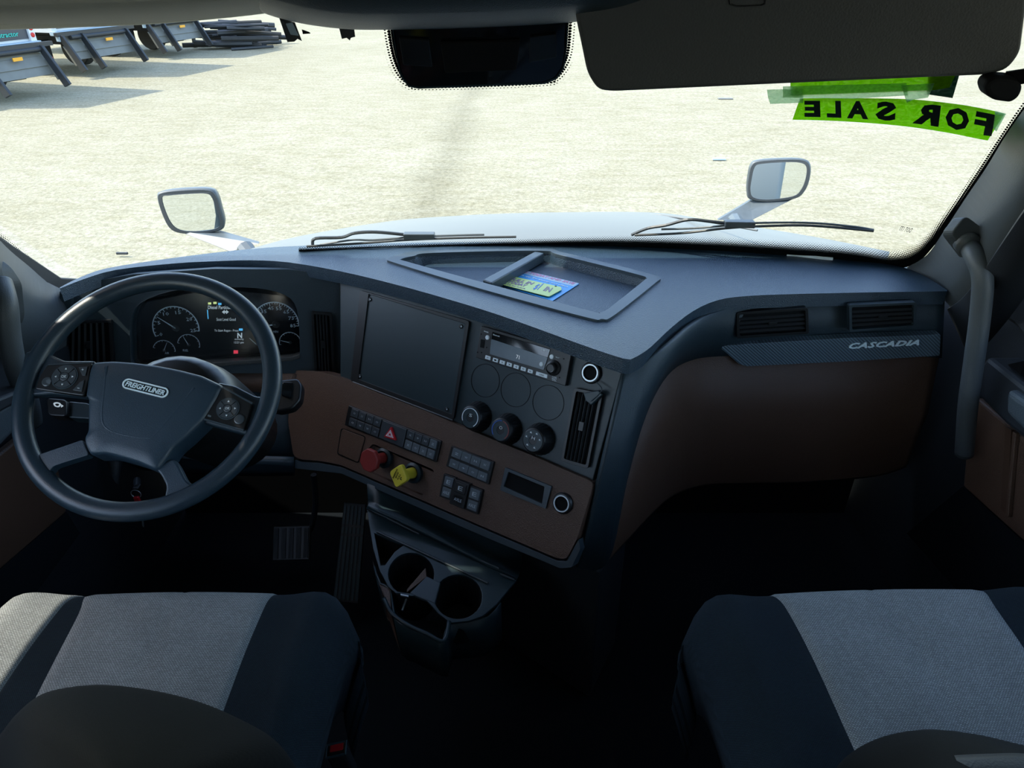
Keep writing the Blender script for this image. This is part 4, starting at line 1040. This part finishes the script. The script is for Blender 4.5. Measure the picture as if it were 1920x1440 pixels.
# ================================================================ cup holder console and pedals
U = Pl(PY(800, 1080, 1.18), (0, -sin(rad(12)), cos(rad(12))))
cc = thing('cup_holder_tray', 'black two-cup holder tray below the dashboard with cut-open cups', 'cup holder', U.P(800, 1080, 0))
def circ(x, y, rpx, k=.92, n=28): return [(x+rpx*cos(2*PI*i/n), y+rpx*k*sin(2*PI*i/n)) for i in range(n)]
h1, h2 = circ(771, 1077, 43, .94), circ(859, 1119, 45, .93)
h3 = [(702, 1000), (757, 1022), (740, 1035), (722, 1060), (714, 1060)]
plate_px('tray_top', U, [(688, 955), (790, 1000), (968, 1088), (930, 1134), (905, 1155), (880, 1164), (845, 1168), (822, 1150), (795, 1120), (765, 1112), (742, 1112), (728, 1100), (712, 1070), (700, 1030)], [h1, h2, h3], -.008, 0, M['face'], cc, bevel=.003)
def cup(pts, depth, a):
    P3 = [U.P(x, y, -.004) for x, y in pts]; c = sum(P3, V())/len(P3)
    lo = [c+(p-c)*.86-V((0, 0, depth)) for p in P3]; n = len(P3)
    obj('cup_well', P3+lo, [(i, (i+1) % n, (i+1) % n+n, i+n) for i in range(n)]+[tuple(range(n, 2*n))], a, cc, solid=-.002, smooth=False)
cup(h1, .09, M['black']); cup(h2, .09, M['black']); cup(h3, .06, M['black'])
MB().tube(spline([U.P(x, y, .001) for x, y in [(720, 1122), (735, 1150), (765, 1172), (800, 1188), (832, 1202), (842, 1165)]], 4), .005, 6).build('front_rail', M['face'], cc, smooth=True)
fr = [(700, 1062), (712, 1095), (731, 1104), (738, 1160), (765, 1175), (800, 1192), (832, 1203), (841, 1170), (880, 1166), (915, 1158), (940, 1130)]
A = [U.P(x, y, -.008) for x, y in sp2(fr, 2)]; B = [p+V((0, .03, -.16)) for p in A]
loft('front_wall', [A, [(a+b)/2 for a, b in zip(A, B)], B], M['face'], cc, solid=.004)
MB().prism([U.P(*p, -.01) for p in [(698, 1050), (712, 1096), (731, 1104), (735, 1158)]], V((.004, .02, -.14))).build('brown_side', M['brown'], cc, bevel=.002)
slab('centre_bridge', U, [(800, 1080), (826, 1092), (815, 1134), (812, 1130), (790, 1122), (768, 1112)], -.008, .001, M['trim'], cc, bevel=.002)
slab('divider_blade', U, [(798, 1064), (800, 1082), (763, 1110), (762, 1106)], -.05, -.003, M['brown'], cc, bevel=.001)
slab('latch_pin', U, [(751, 1113), (766, 1116), (766, 1119), (751, 1116)], -.002, .003, M['chrome'], cc, bevel=.0005)
MB().tube([U.P(754, 1145, -.02), U.P(760, 1128, -.02), U.P(764, 1118, -.01)], .003, 6).build('latch_spring', M['metal'], cc)
# back steps of the tray rising to the dash
loftY('tray_back', [[(688, 953, 1.33), (790, 1000, 1.28), (968, 1090, 1.17)], [(690, 940, 1.40), (800, 985, 1.36), (975, 1075, 1.24)], [(690, 905, 1.42), (800, 945, 1.38), (980, 1035, 1.26)]], M['face'], cc, solid=.01, n=3)
for a_, b_ in (((688, 952), (785, 1001)), ((803, 1003), (935, 1066)), ((938, 1076), (964, 1087))):
    MB().tube([U.P(*a_, .006), U.P(*b_, .006)], .0022, 6).build('tray_rib', M['trim'], cc)
MB().tube([U.P(706, 996, .003), U.P(780, 1030, .003), U.P(915, 1093, .003)], .0025, 6).build('tray_rib', M['trim'], cc)
# centre stack pedestal behind the tray down to the floor
ps = MB().prism([V((-.30, 1.42, .46)), V((-.05, 1.36, .46)), V((.20, 1.16, .46)), V((.28, 1.30, .5)), V((.28, 1.9, .5)), V((-.30, 1.9, .5))], V((0, 0, -.46)))
pso = ps.build('console_pedestal', M['door'], dash, bevel=.01)

pe = thing('accelerator_pedal', 'long ribbed black accelerator pedal left of the cup holder', 'pedal', PY(655, 1040, 1.48))
pA = [PY(645, 942, 1.60), PY(687, 945, 1.60), PY(672, 1133, 1.41), PY(624, 1128, 1.41)]
pn = (pA[1]-pA[0]).cross(pA[3]-pA[0]).normalized(); pn = pn if pn.z > 0 else -pn
MB().prism(pA, -pn*.012).build('pedal_plate', M['black'], pe, bevel=.003)
for k in range(6):
    for (v0, v1) in ((.03, .22), (.25, .31), (.34, .97)):
        u0, u1 = (k+.22)/6, (k+.78)/6
        def b_(u, v): return (pA[0].lerp(pA[1], u)).lerp(pA[3].lerp(pA[2], u), v)+pn*.003
        MB().prism([b_(u0, v0), b_(u1, v0), b_(u1, v1), b_(u0, v1)], -pn*.003).build('tread_rib', M['face'], pe)
bp_ = thing('brake_pedal', 'wide dark brake pedal under the steering column', 'pedal', PY(545, 1020, 1.58))
pB = [PY(512, 987, 1.62), PY(582, 985, 1.62), PY(580, 1050, 1.55), PY(510, 1052, 1.55)]
pn = (pB[1]-pB[0]).cross(pB[3]-pB[0]).normalized(); pn = pn if pn.z > 0 else -pn
MB().prism(pB, -pn*.012).build('pedal_pad', M['black'], bp_, bevel=.003)
for k in range(5):
    def b_(u, v): return (pB[0].lerp(pB[1], u)).lerp(pB[3].lerp(pB[2], u), v)+pn*.003
    MB().prism([b_(k/5+.04, .06), b_(k/5+.16, .06), b_(k/5+.16, .94), b_(k/5+.04, .94)], -pn*.003).build('tread_block', M['door'], bp_)
MB().tube(spline([PY(588, 890, 1.66), PY(592, 940, 1.66), PY(585, 985, 1.64), PY(575, 1000, 1.63)], 4), .009, 8).build('pedal_arm', M['door'], bp_)
# small bright bolt and the column's lower shaft
for px in ([(148, 870), (190, 990), (215, 1085)], [(190, 880), (225, 985), (250, 1085)]):
    pass
sf = thing('steering_shaft', 'dark lower steering shaft running to the floor under the wheel', 'shaft', PY(190, 980, 1.62))
MB().tube([PY(215, 860, 1.62), PY(205, 950, 1.62), PY(235, 1080, 1.60)], .022, 12).build('shaft_tube', M['door'], sf, smooth=True)
MB().tube([PY(160, 900, 1.66), PY(185, 990, 1.66), PY(215, 1085, 1.63)], .012, 8).build('shaft_bracket', M['door'], sf, smooth=True)
MB().box(PY(243, 1070, 1.56), V((.008, 0, 0)), V((0, .006, 0)), V((0, 0, .009))).build('bolt_head', M['metal'], sf, bevel=.003)

# ================================================================ seats
def seat(label, cx, hw, y1, ztop, gx, tilt, group, back, yaw=0.0, wing=None):
    t = thing('truck_seat', label, 'seat', (cx, .5, 0), group)
    prof = [(.0, -.22), (-.004, -.10), (.004, -.05), (-.012, -.022), (-.035, -.005), (-.07, .0), (-.16, .002), (-.3, -.006), (-.45, -.012), (-.62, -.014)]
    prof = [(p.y, p.z) for p in spline([(0, y, z) for y, z in prof], 4)]
    def surf(x, k, lift=0.0):
        y, z = prof[k]
        e = (abs(x)/hw); x *= 1-.05*max(0, k-14)/20
        cor = max(0, e-.80)/.20
        yy = y - .032*cor**2.6 - .018*e*e
        zz = z - .05*cor**2.6*(1 if z > -.08 else .3) + .014*math.exp(-((e-.8)/.14)**2)*(1 if z > -.04 else 0)
        v = V((x, y1+yy, ztop+zz+lift+tilt*x))
        if k < 10: v.y += lift
        d = V((v.x, v.y-y1+.3, 0)); c_, s_ = cos(yaw), sin(yaw)
        return V((cx+d.x*c_-d.y*s_, y1-.3+d.x*s_+d.y*c_, v.z))
    nx = 34
    rows = [[surf(-hw+2*hw*i/nx, k) for i in range(nx+1)] for k in range(len(prof))]
    rows = [[V((p.x*1, p.y, p.z)) for p in r] for r in rows]
    # close the sides downwards
    full = []
    for r in rows:
        full.append([r[0]+V((.05, 0, -.20)), r[0]+V((.022, 0, -.10)), r[0]+V((.002, 0, -.035))]+r+[r[-1]+V((-.002, 0, -.035)), r[-1]+V((-.022, 0, -.10)), r[-1]+V((-.05, 0, -.20))])
    loft('seat_cushion', full, M['cloth'], t, solid=.004)
    a0, a1, b0, b1 = gx     # left edge front / back, right edge front / back (offsets from the centre)
    K_ = len(prof)
    rows = []
    for k in range(4, K_):
        s = max(0, (k-14)/(K_-14)); L_, R_ = a0+(a1-a0)*s, b0+(b1-b0)*s
        rows.append([surf(L_+(R_-L_)*i/22, k, .0035-(.0035 if i in (0, 22) else 0)-(.0025 if i == 11 else 0)) for i in range(23)])
    loft('woven_panel', rows, M['weave'], t, solid=.002)
    if wing:
        rows = []
        for k in range(6, K_):
            s = max(0, (k-14)/(K_-14)); R_ = wing[0]+(wing[1]-wing[0])*s
            rows.append([surf(-hw+(R_+hw)*i/12, k, .0035-(.0035 if i in (0, 12) else 0)) for i in range(13)])
        loft('sunlit_wing', rows, M['weave'], t, solid=.002)  # pale weave stands for sunlight on the black bolster
    boxo('seat_pan', (cx, .55, ztop-.25), hw-.07, .26, .05, M['black'], t, bevel=.01)
    boxo('seat_riser', (cx, .55, (ztop-.30)/2), .18, .20, (ztop-.30)/2, M['black'], t, bevel=.02)
    boxo('rubber_bellows', (cx, .55, ztop-.42), .20, .22, .07, M['deep'], t, bevel=.02)
    back(t)
    return t
def back_driver(t):
    r0 = [(-60, 1450, .50), (0, 1368, .48), (28, 1333, .465), (72, 1298, .455), (130, 1283, .45), (200, 1279, .45), (290, 1290, .45), (380, 1313, .455), (460, 1348, .46), (520, 1385, .47), (560, 1440, .49)]
    c = (240, 1500)
    def row(k, dY, dz=0): return [PY(c[0]+(x-c[0])*k, c[1]+(y-c[1])*k, Y+dY)+V((0, 0, dz)) for x, y, Y in r0]
    rows = [row(1.0, .07, -.30), row(1.0, .045, -.08), row(1.0, .02, -.01), row(.995, 0), row(.93, -.03), row(.8, -.075), row(.55, -.14), row(.2, -.22)]
    rows = [spline(r, 4) for r in rows]
    loft('backrest', rows, M['darkcloth'], t, subd=1)
seat('driver seat behind the steering wheel, pale woven centre between black bolsters', -.55, .295, .845, .765, (-.150, -.090, .160, .160), .012, 'truck seats', back_driver, wing=(-.165, -.185))
def back_pass(t):
    r0 = [(1540, 1500, .50), (1565, 1440, .49), (1600, 1403, .475), (1660, 1375, .47), (1740, 1363, .465), (1830, 1372, .465), (1900, 1388, .465), (1980, 1410, .465), (2060, 1460, .47)]
    c = (1790, 1560)
    def row(k, dY, dz=0): return [PY(c[0]+(x-c[0])*k, c[1]+(y-c[1])*k, Y+dY)+V((0, 0, dz)) for x, y, Y in r0]
    rows = [row(1.0, .07, -.30), row(1.0, .045, -.08), row(1.0, .02, -.01), row(.995, 0), row(.93, -.03), row(.8, -.07), row(.5, -.12), row(.2, -.18)]
    rows = [spline(r, 4) for r in rows]
    loft('backrest', rows, M['darkcloth'], t, subd=1)
    rr = [[(1630, 1470, .40), (1680, 1428, .39), (1760, 1412, .385), (1860, 1405, .38), (1960, 1408, .38), (2050, 1450, .39)]]
    A = spline([PY(*p) for p in rr[0]], 4); B = [p+V((0, -.05, .004)) for p in A]; D = [p+V((0, -.10, -.02)) for p in A]
    loft('armrest_pad', [[p+V((0, .02, -.12)) for p in A], [p+V((0, .008, -.02)) for p in A], A, B, D], M['door'], t, smooth=True, subd=1)
seat('passenger seat at the right, pale woven centre and no wheel before it', .60, .31, .85, .765, (-.165, -.150, .180, .150), .015, 'truck seats', back_pass, .02)

def buckle(label, x, y, Y, s, tx):
    t = thing('seat_belt_buckle', label, 'buckle', PY(x, y, Y), 'seat belt buckles')
    c = PY(x, y, Y); r = V((1, 0, tx)).normalized(); b = V((0, -.25, 1)).normalized(); n_ = r.cross(b)
    MB().box(c-b*.045, r*.017*s, b*.05, n_*.010).build('buckle_housing', M['black'], t, bevel=.004)
    MB().box(c+b*.0-n_*.004, r*.0125*s, b*.006, n_*.0065).build('release_button', M['red'], t, bevel=.002)
    annl = MB().tube([c+b*.006-r*.017*s-n_*.009, c+b*.006+r*.017*s-n_*.009, c+b*.006+r*.017*s+n_*.009, c+b*.006-r*.017*s+n_*.009], .0018, 5, closed=True); annl.build('buckle_rim', M['face'], t)
    MB().tube(spline([c-b*.09, c-b*.2+V((0, -.01, 0)), c-b*.32+V((0, -.02, 0))], 4), .008, 8).build('buckle_stalk', M['black'], t)
buckle('seat belt buckle with red button right of the driver seat', 632, 1408, .60, .9, .35)
buckle('seat belt buckle with red button left of the passenger seat', 1388, 1434, .60, 1.0, .25)

# ================================================================ pillars, handles, doors
# right windscreen pillar
pr = [[(1975, 130, 1.20), (1893, 243, 1.32), (1850, 313, 1.41), (1808, 375, 1.49), (1772, 430, 1.57), (1738, 478, 1.66), (1700, 502, 1.72)],
      [(2010, 180, 1.12), (1935, 285, 1.24), (1890, 350, 1.32), (1850, 410, 1.40), (1815, 460, 1.48), (1775, 512, 1.59), (1745, 535, 1.66)],
      [(2060, 230, 1.04), (1965, 330, 1.15), (1918, 395, 1.22), (1878, 455, 1.30), (1845, 505, 1.38), (1808, 555, 1.48), (1782, 575, 1.56)]]
pr2 = [pr[2], [(2130, 300, 1.08), (2020, 420, 1.19), (1970, 480, 1.27), (1930, 540, 1.35), (1895, 590, 1.42), (1855, 640, 1.50), (1825, 670, 1.57)]]
tag(loftY('trim_6', pr2, M['door'], solid=.01), kind='structure')
p_r = tag(loftY('trim_3', pr, M['pillar'], solid=.01), kind='structure')
pL = [[(-60, 395, 1.32), (0, 462, 1.46), (45, 500, 1.56), (80, 530, 1.62), (114, 546, 1.66)],
      [(-80, 430, 1.24), (-20, 500, 1.36), (40, 560, 1.48), (90, 590, 1.56), (120, 600, 1.62)],
      [(-90, 520, 1.20), (-30, 600, 1.30), (30, 680, 1.42), (80, 700, 1.52), (116, 700, 1.60)]]
tag(loftY('trim_4', pL, M['pillar'], solid=.01), kind='structure')
tag(MB().prism([PY(110, 546, 1.63), PY(135, 560, 1.64), PY(150, 700, 1.66), PY(112, 740, 1.62)], V((0, .03, 0))).build('trim_5', M['panel'], bevel=.004), kind='structure')
MB()
# grab handles
gh = thing('grab_handle', 'long dark grab handle on the passenger side pillar', 'grab handle', PY(1830, 560, 1.42), 'grab handles')
MB().tube(spline([PY(1815, 458, 1.44), PY(1828, 480, 1.40), PY(1842, 520, 1.37), PY(1838, 590, 1.36), PY(1826, 680, 1.35), PY(1815, 760, 1.34), PY(1808, 850, 1.36)], 8), .020, 18).build('handle_bar', M['pillar'], gh, smooth=True)
ms = [PY(x, y, 1.45) for x, y in [(1763, 438), (1790, 405), (1835, 438), (1836, 452), (1815, 470), (1800, 486)]]
MB().prism(rounded(ms, .012), V((.01, -.02, .008))).build('handle_mount', M['pillar'], gh, bevel=.006, seg=3)
MB().tube([PY(1806, 448, 1.45), PY(1817, 460, 1.42)], .024, 16).build('handle_collar', M['pillar'], gh, smooth=True)
gh = thing('grab_handle', 'grab handle at the left edge, on the driver side pillar', 'grab handle', PY(30, 620, 1.36), 'grab handles')
MB().tube(spline([PY(2, 530, 1.38), PY(12, 570, 1.34), PY(18, 630, 1.32), PY(30, 690, 1.31), PY(52, 750, 1.32), PY(60, 790, 1.36)], 8), .021, 18).build('handle_bar', M['pillar'], gh, smooth=True)
ms = [PY(x, y, 1.42) for x, y in [(-40, 500), (-4, 482), (22, 500), (42, 530), (48, 590), (42, 610), (10, 560), (-40, 550)]]
MB().prism(rounded(ms, .012), V((-.01, -.03, .008))).build('handle_mount', M['pillar'], gh, bevel=.006, seg=3)
# right door
dr = thing('passenger_door_trim', 'passenger door trim with brown lower panel and armrest', 'door trim', PX(1880, 800, 1.10))
ar_ = [PX(1835, 690, 1.13), PX(1850, 715, 1.09), PX(1960, 820, 1.05), PX(2050, 800, 1.13), PX(1930, 650, 1.14)]
def door_quad(name, px, X, d, m, **k): return MB().prism([PX(x, y, X) for x, y in px], V((d, 0, 0))).build(name, m, dr, **k)
door_quad('armrest', [(1828, 705), (1850, 668), (1990, 780), (1990, 880), (1884, 795), (1830, 740)], 1.06, .08, M['door'], bevel=.01)
door_quad('armrest_pad', [(1886, 728), (1990, 800), (1990, 880), (1884, 775)], 1.04, .05, M['armrest'], bevel=.012, seg=3)
door_quad('brown_panel', [(1828, 745), (1990, 880), (1990, 1080), (1805, 912), (1812, 830)], 1.11, .03, M['brown'], bevel=.006)
door_quad('speaker_grille', [(1885, 800), (1896, 806), (1888, 965), (1876, 955)], 1.105, .01, M['perf'])
door_quad('panel_rib', [(1898, 808), (1904, 812), (1890, 970), (1885, 965)], 1.10, .01, M['brown'], bevel=.002)
door_quad('kick_panel', [(1805, 912), (1990, 1080), (1990, 1330), (1700, 1000)], 1.12, .02, M['carpet'])
sw_ = door_quad('window_switch', [(1888, 683), (1920, 676), (1945, 700), (1912, 715)], 1.075, .02, M['gloss'], bevel=.002)
door_quad('mirror_shell', [(1868, 540), (1990, 380), (1990, 720), (1900, 610), (1870, 590)], 1.12, .02, M['door'], bevel=.01)
# left door
dl = thing('driver_door_trim', 'driver door trim with perforated brown panel, at the left edge', 'door trim', PX(30, 850, -1.10))
def dq_(name, px, X, d, m, **k): return MB().prism([PX(x, y, X) for x, y in px], V((d, 0, 0))).build(name, m, dl, **k)
dq_('armrest', [(-60, 800), (50, 735), (60, 760), (40, 800), (-60, 900)], -1.04, -.09, M['armrest'], bevel=.012, seg=3)
dq_('armrest_top', [(-60, 770), (60, 722), (60, 742), (-60, 806)], -1.03, -.08, M['door'], bevel=.006)
dq_('brown_panel', [(-60, 900), (40, 820), (110, 880), (125, 960), (-60, 1120)], -1.11, -.02, M['perf'], bevel=.004)
dq_('kick_panel', [(-60, 1120), (125, 960), (150, 1000), (-20, 1230)], -1.11, -.02, M['carpet'])

# ================================================================ overhead
oc = thing('overhead_console', 'dark rounded overhead console above the windscreen centre', 'console', PY(860, 0, 1.15))
e0 = [(440, -6, 1.235), (493, 22, 1.23), (560, 41, 1.23), (640, 52, 1.23), (720, 54, 1.23), (900, 50, 1.23), (1060, 41, 1.23), (1150, 30, 1.23), (1205, 16, 1.23), (1265, -8, 1.23)]
def orow(dy, Y): return [(x+(860-x)*.06*k_, y-dy*(1 if 460 < x < 1240 else .6), Y) for (x, y, _), k_ in zip(e0, [dy/60]*10)]
loftY('console_shell', [[(x, y+2, Y+.04) for x, y, Y in e0], e0, orow(5, 1.19), orow(14, 1.15), orow(28, 1.11), orow(55, 1.08), orow(120, 1.05), orow(240, 1.02)], M['panel'], oc, solid=.006, n=6)
hl_ = thing('headliner_trim', 'pale headliner trim over the driver side of the windscreen', 'headliner', PY(200, 10, 1.15))
hx = [(-60, 57), (0, 55), (160, 50), (320, 42), (500, 24), (570, 6)]
loftY('headliner_skin', [[(x, y+1, 1.275) for x, y in hx], [(x, y-1, 1.26) for x, y in hx], [(x, y-8, 1.215) for x, y in hx], [(x, y-18, 1.165) for x, y in hx], [(x, y-32, 1.125) for x, y in hx],
    [(x, y-46, 1.11) for x, y in hx], [(x, y-230, 1.05) for x, y in hx]], M['headliner'], hl_, solid=.006, n=5)
PV = Pl(PY(180, 10, 1.09), (0, -.93, -.25))
vl = thing('sun_visor', 'pale driver sun visor folded up at the top left corner', 'sun visor', PV.P(150, -40, 0), 'sun visors')
slab('visor_board', PV, [(-60, 16), (20, 14), (345, 4), (370, -4), (375, -30), (360, -220), (-60, -220)], -.012, .004, M['headliner'], vl, r=.02, bevel=.005, seg=3)
PR = Pl(PY(1500, 160, 1.18), (0, -.97, -.22))
vr_ = thing('sun_visor', 'large dark passenger sun visor lowered above the green sign', 'sun visor', PR.P(1500, 20, 0), 'sun visors')
slab('visor_board', PR, [(1080, 34), (1090, 80), (1102, 140), (1122, 170), (1150, 173), (1500, 157), (1850, 142), (1890, 132), (1915, 100), (1925, 20), (1940, -260), (1060, -260)], -.014, .005, M['visor'], vr_, r=.02, bevel=.006, seg=3)
plate_px('visor_clip', PR, [(1364, -14), (1440, -16), (1437, 8), (1428, 12), (1380, 14), (1368, 9)], [[(1368, -12), (1436, -14), (1433, 7), (1426, 10), (1382, 11), (1371, 7)]], .003, .0075, M['black'], vr_, bevel=.001)
# headliner between visor and roof, right side
loftY('headliner_fill', [[(1000, 10, 1.30), (1500, 10, 1.30), (1960, 0, 1.30)], [(1000, -60, 1.24), (1500, -60, 1.24), (1960, -60, 1.24)], [(1000, -220, 1.14), (1500, -220, 1.14), (2000, -220, 1.14)]], M['headliner'], hl_, solid=.01, n=3)
vc = thing('visor_bracket', 'black rounded bracket at the right end of the lowered visor', 'bracket', PY(1880, 165, 1.16))
bk = [PY(x, y, 1.15) for x, y in [(1847, 164), (1853, 152), (1870, 143), (1900, 145), (1915, 150), (1920, 166), (1912, 184), (1897, 194), (1868, 190), (1851, 180)]]
MB().prism(rounded(bk, .006), V((0, .03, .005))).build('bracket_body', M['deep'], vc, bevel=.007, seg=3)
MB().tube([PY(1885, 148, 1.17), PY(1940, 140, 1.15), PY(1990, 150, 1.14)], .011, 10).build('bracket_arm', M['deep'], vc, smooth=True)

# camera housing behind the glass, with printed dots on the glass round it
sh = thing('sensor_housing', 'glossy black sensor housing on the windscreen below the overhead console', 'sensor', PG(900, 100, -.02))
outl = [(734, 30), (737, 58), (745, 110), (752, 140), (766, 160), (785, 164), (1020, 155), (1042, 146), (1055, 128), (1061, 90), (1064, 30)]
P3 = [PG(x, y, -.035) for x, y in outl]
nn = V((0, -.7, -.7)).normalized()
PH = Pl(PG(900, 100, -.035), (0, -.714, -.70))
slab('housing_body', PH, outl, -.03, .0, M['gloss'], sh, r=.006, bevel=.003)
plate_px('housing_edge', PH, [(733, 30), (736, 58), (744, 112), (750, 142), (765, 162.5), (785, 166.5), (1022, 157.5), (1044, 148), (1057.5, 129), (1063, 90), (1066, 30)], [outl], -.004, .001, M['face'], sh, bevel=0)
slab('left_cover', PH, [(748, 72), (804, 76), (811, 126), (756, 122)], 0, .004, M['black'], sh, r=.002, bevel=.0015)
slab('right_cover', PH, [(993, 70), (1043, 64), (1043, 108), (992, 118)], 0, .004, M['black'], sh, r=.002, bevel=.0015)
slab('lens_block', PH, [(826, 82), (975, 78), (968, 132), (834, 138)], 0, .006, M['deep'], sh, r=.004, bevel=.002)
band('edge_band', [(713, 40), (718, 80), (726, 118), (740, 148), (762, 169), (800, 172), (1020, 164), (1050, 155), (1070, 130), (1078, 90), (1082, 36)],
     [(745, 40), (750, 80), (757, 112), (768, 136), (786, 148), (810, 150), (1010, 142), (1030, 134), (1043, 115), (1049, 88), (1052, 36)], gw)
# two torn stickers on the glass
st = thing('glass_sticker', 'torn dark sticker patch on the glass left of the sensor, larger one', 'sticker', PG(550, 55, -.006))
def gpatch(name, px, m, parent, off=-.006, th=.001):
    P3 = [PG(x, y, off) for x, y in px]
    return MB().prism(P3, V((0, -.0007, -.0007))*1.0).build(name, m, parent)
gpatch('sticker_film', [(524, 34), (553, 42), (566, 76), (558, 72), (552, 77), (539, 78)], M['visor'], st)
gpatch('sticker_residue', [(536, 44), (548, 42), (560, 66), (545, 64)], M['bright'], st, -.0085)
gpatch('sticker_scrap', [(566, 55), (580, 60), (582, 62), (568, 63)], M['deep'], st)
s2_ = gpatch('glass_sticker', [(636, 52), (664, 53), (666, 68), (658, 70), (656, 75), (650, 70), (641, 72)], M['visor'], None)
tag(s2_, 'small torn dark sticker on the glass, right under the overhead console', 'sticker')

# FOR SALE sign and tapes on the outside of the glass
sg = thing('for_sale_sign', 'lime green sign strip on the windscreen with mirrored dark letters', 'sign', PG(1680, 215, .006))
topc = sp2([(1500, 184), (1580, 184), (1650, 184.5), (1720, 187), (1800, 196), (1850, 205), (1884, 213)], 6)
botc = sp2([(1486, 224), (1560, 226), (1640, 231), (1710, 238), (1780, 249), (1830, 259), (1852, 263)], 6)
R = [[PG(*lerp(a, b, t_), .0065) for a, b in zip(topc, botc)] for t_ in (0, .25, .5, .75, 1)]
loft('sign_strip', R, M['sign'], sg, solid=.0006)
def yat(c, x):
    for a, b in zip(c, c[1:]):
        if a[0] <= x <= b[0]: return a[1]+(b[1]-a[1])*(x-a[0])/(b[0]-a[0])
    return c[-1][1]
def sgp(x, v, off): return PG(x, yat(topc, x)*(1-v)+yat(botc, x)*v, off)
for ch, x0, x1, sl in (('E', 1508, 1538, 1), ('L', 1550, 1577, 1), ('A', 1588, 1628, 0), ('S', 1642, 1680, -2), ('R', 1713, 1762, -5), ('O', 1773, 1817, -4), ('F', 1827, 1863, -8)):
    textq('sign_letter', ch, lambda a, b: sgp(x1+(x0-x1)*a+sl*(1-b)-sl/2, .86-.74*b, .0045), M['letter'], sg, th=.0003, bold=.05, nrm=V((0, -.7, -.7)))
dg = thing('second_sign', 'dark edged green sign above the lettered strip, mostly behind the visor', 'sign', PG(1640, 170, .006))
gpatch('sign_board', [(1740, 140), (1800, 135), (1786, 183), (1738, 176)], M['signdark'], dg, .012)
gpatch('sign_colour', [(1482, 150), (1792, 138), (1780, 163), (1752, 168), (1482, 178)], M['sign'], dg, .009)
for i_, (lab, px) in enumerate((('left end strip of pale green tape on the windscreen', [(1438, 168), (1505, 166), (1506, 192), (1444, 194), (1440, 182)]),
     ('long pale green tape strip right under the lowered visor', [(1468, 162), (1700, 156), (1702, 178), (1600, 184), (1468, 182)]),
     ('crumpled green tape end near the middle of the sign', [(1690, 160), (1752, 156), (1740, 182), (1712, 186), (1700, 192)]),
     ('pale tape corner at the right end of the lettered sign', [(1866, 208), (1886, 213), (1868, 246), (1862, 240)]))):
    tp_ = gpatch('tape_strip', px, M['tape'], None, .004-.0012*i_)
    tag(tp_, lab, 'tape', 'pale green tape on the windscreen')
# small etched marks at the lower right of the glass
mk = text_px('glass_marking', 'DOT 177', Pl(PG(1698, 438, -.004), (0, -.72, -.70)), (1712, 428), (1690, 424), (1684, 432), (1706, 436), 0, M['deep'], None, th=.0002)
tag(mk, 'tiny dark maker marks at the lower right of the windscreen', 'marking')
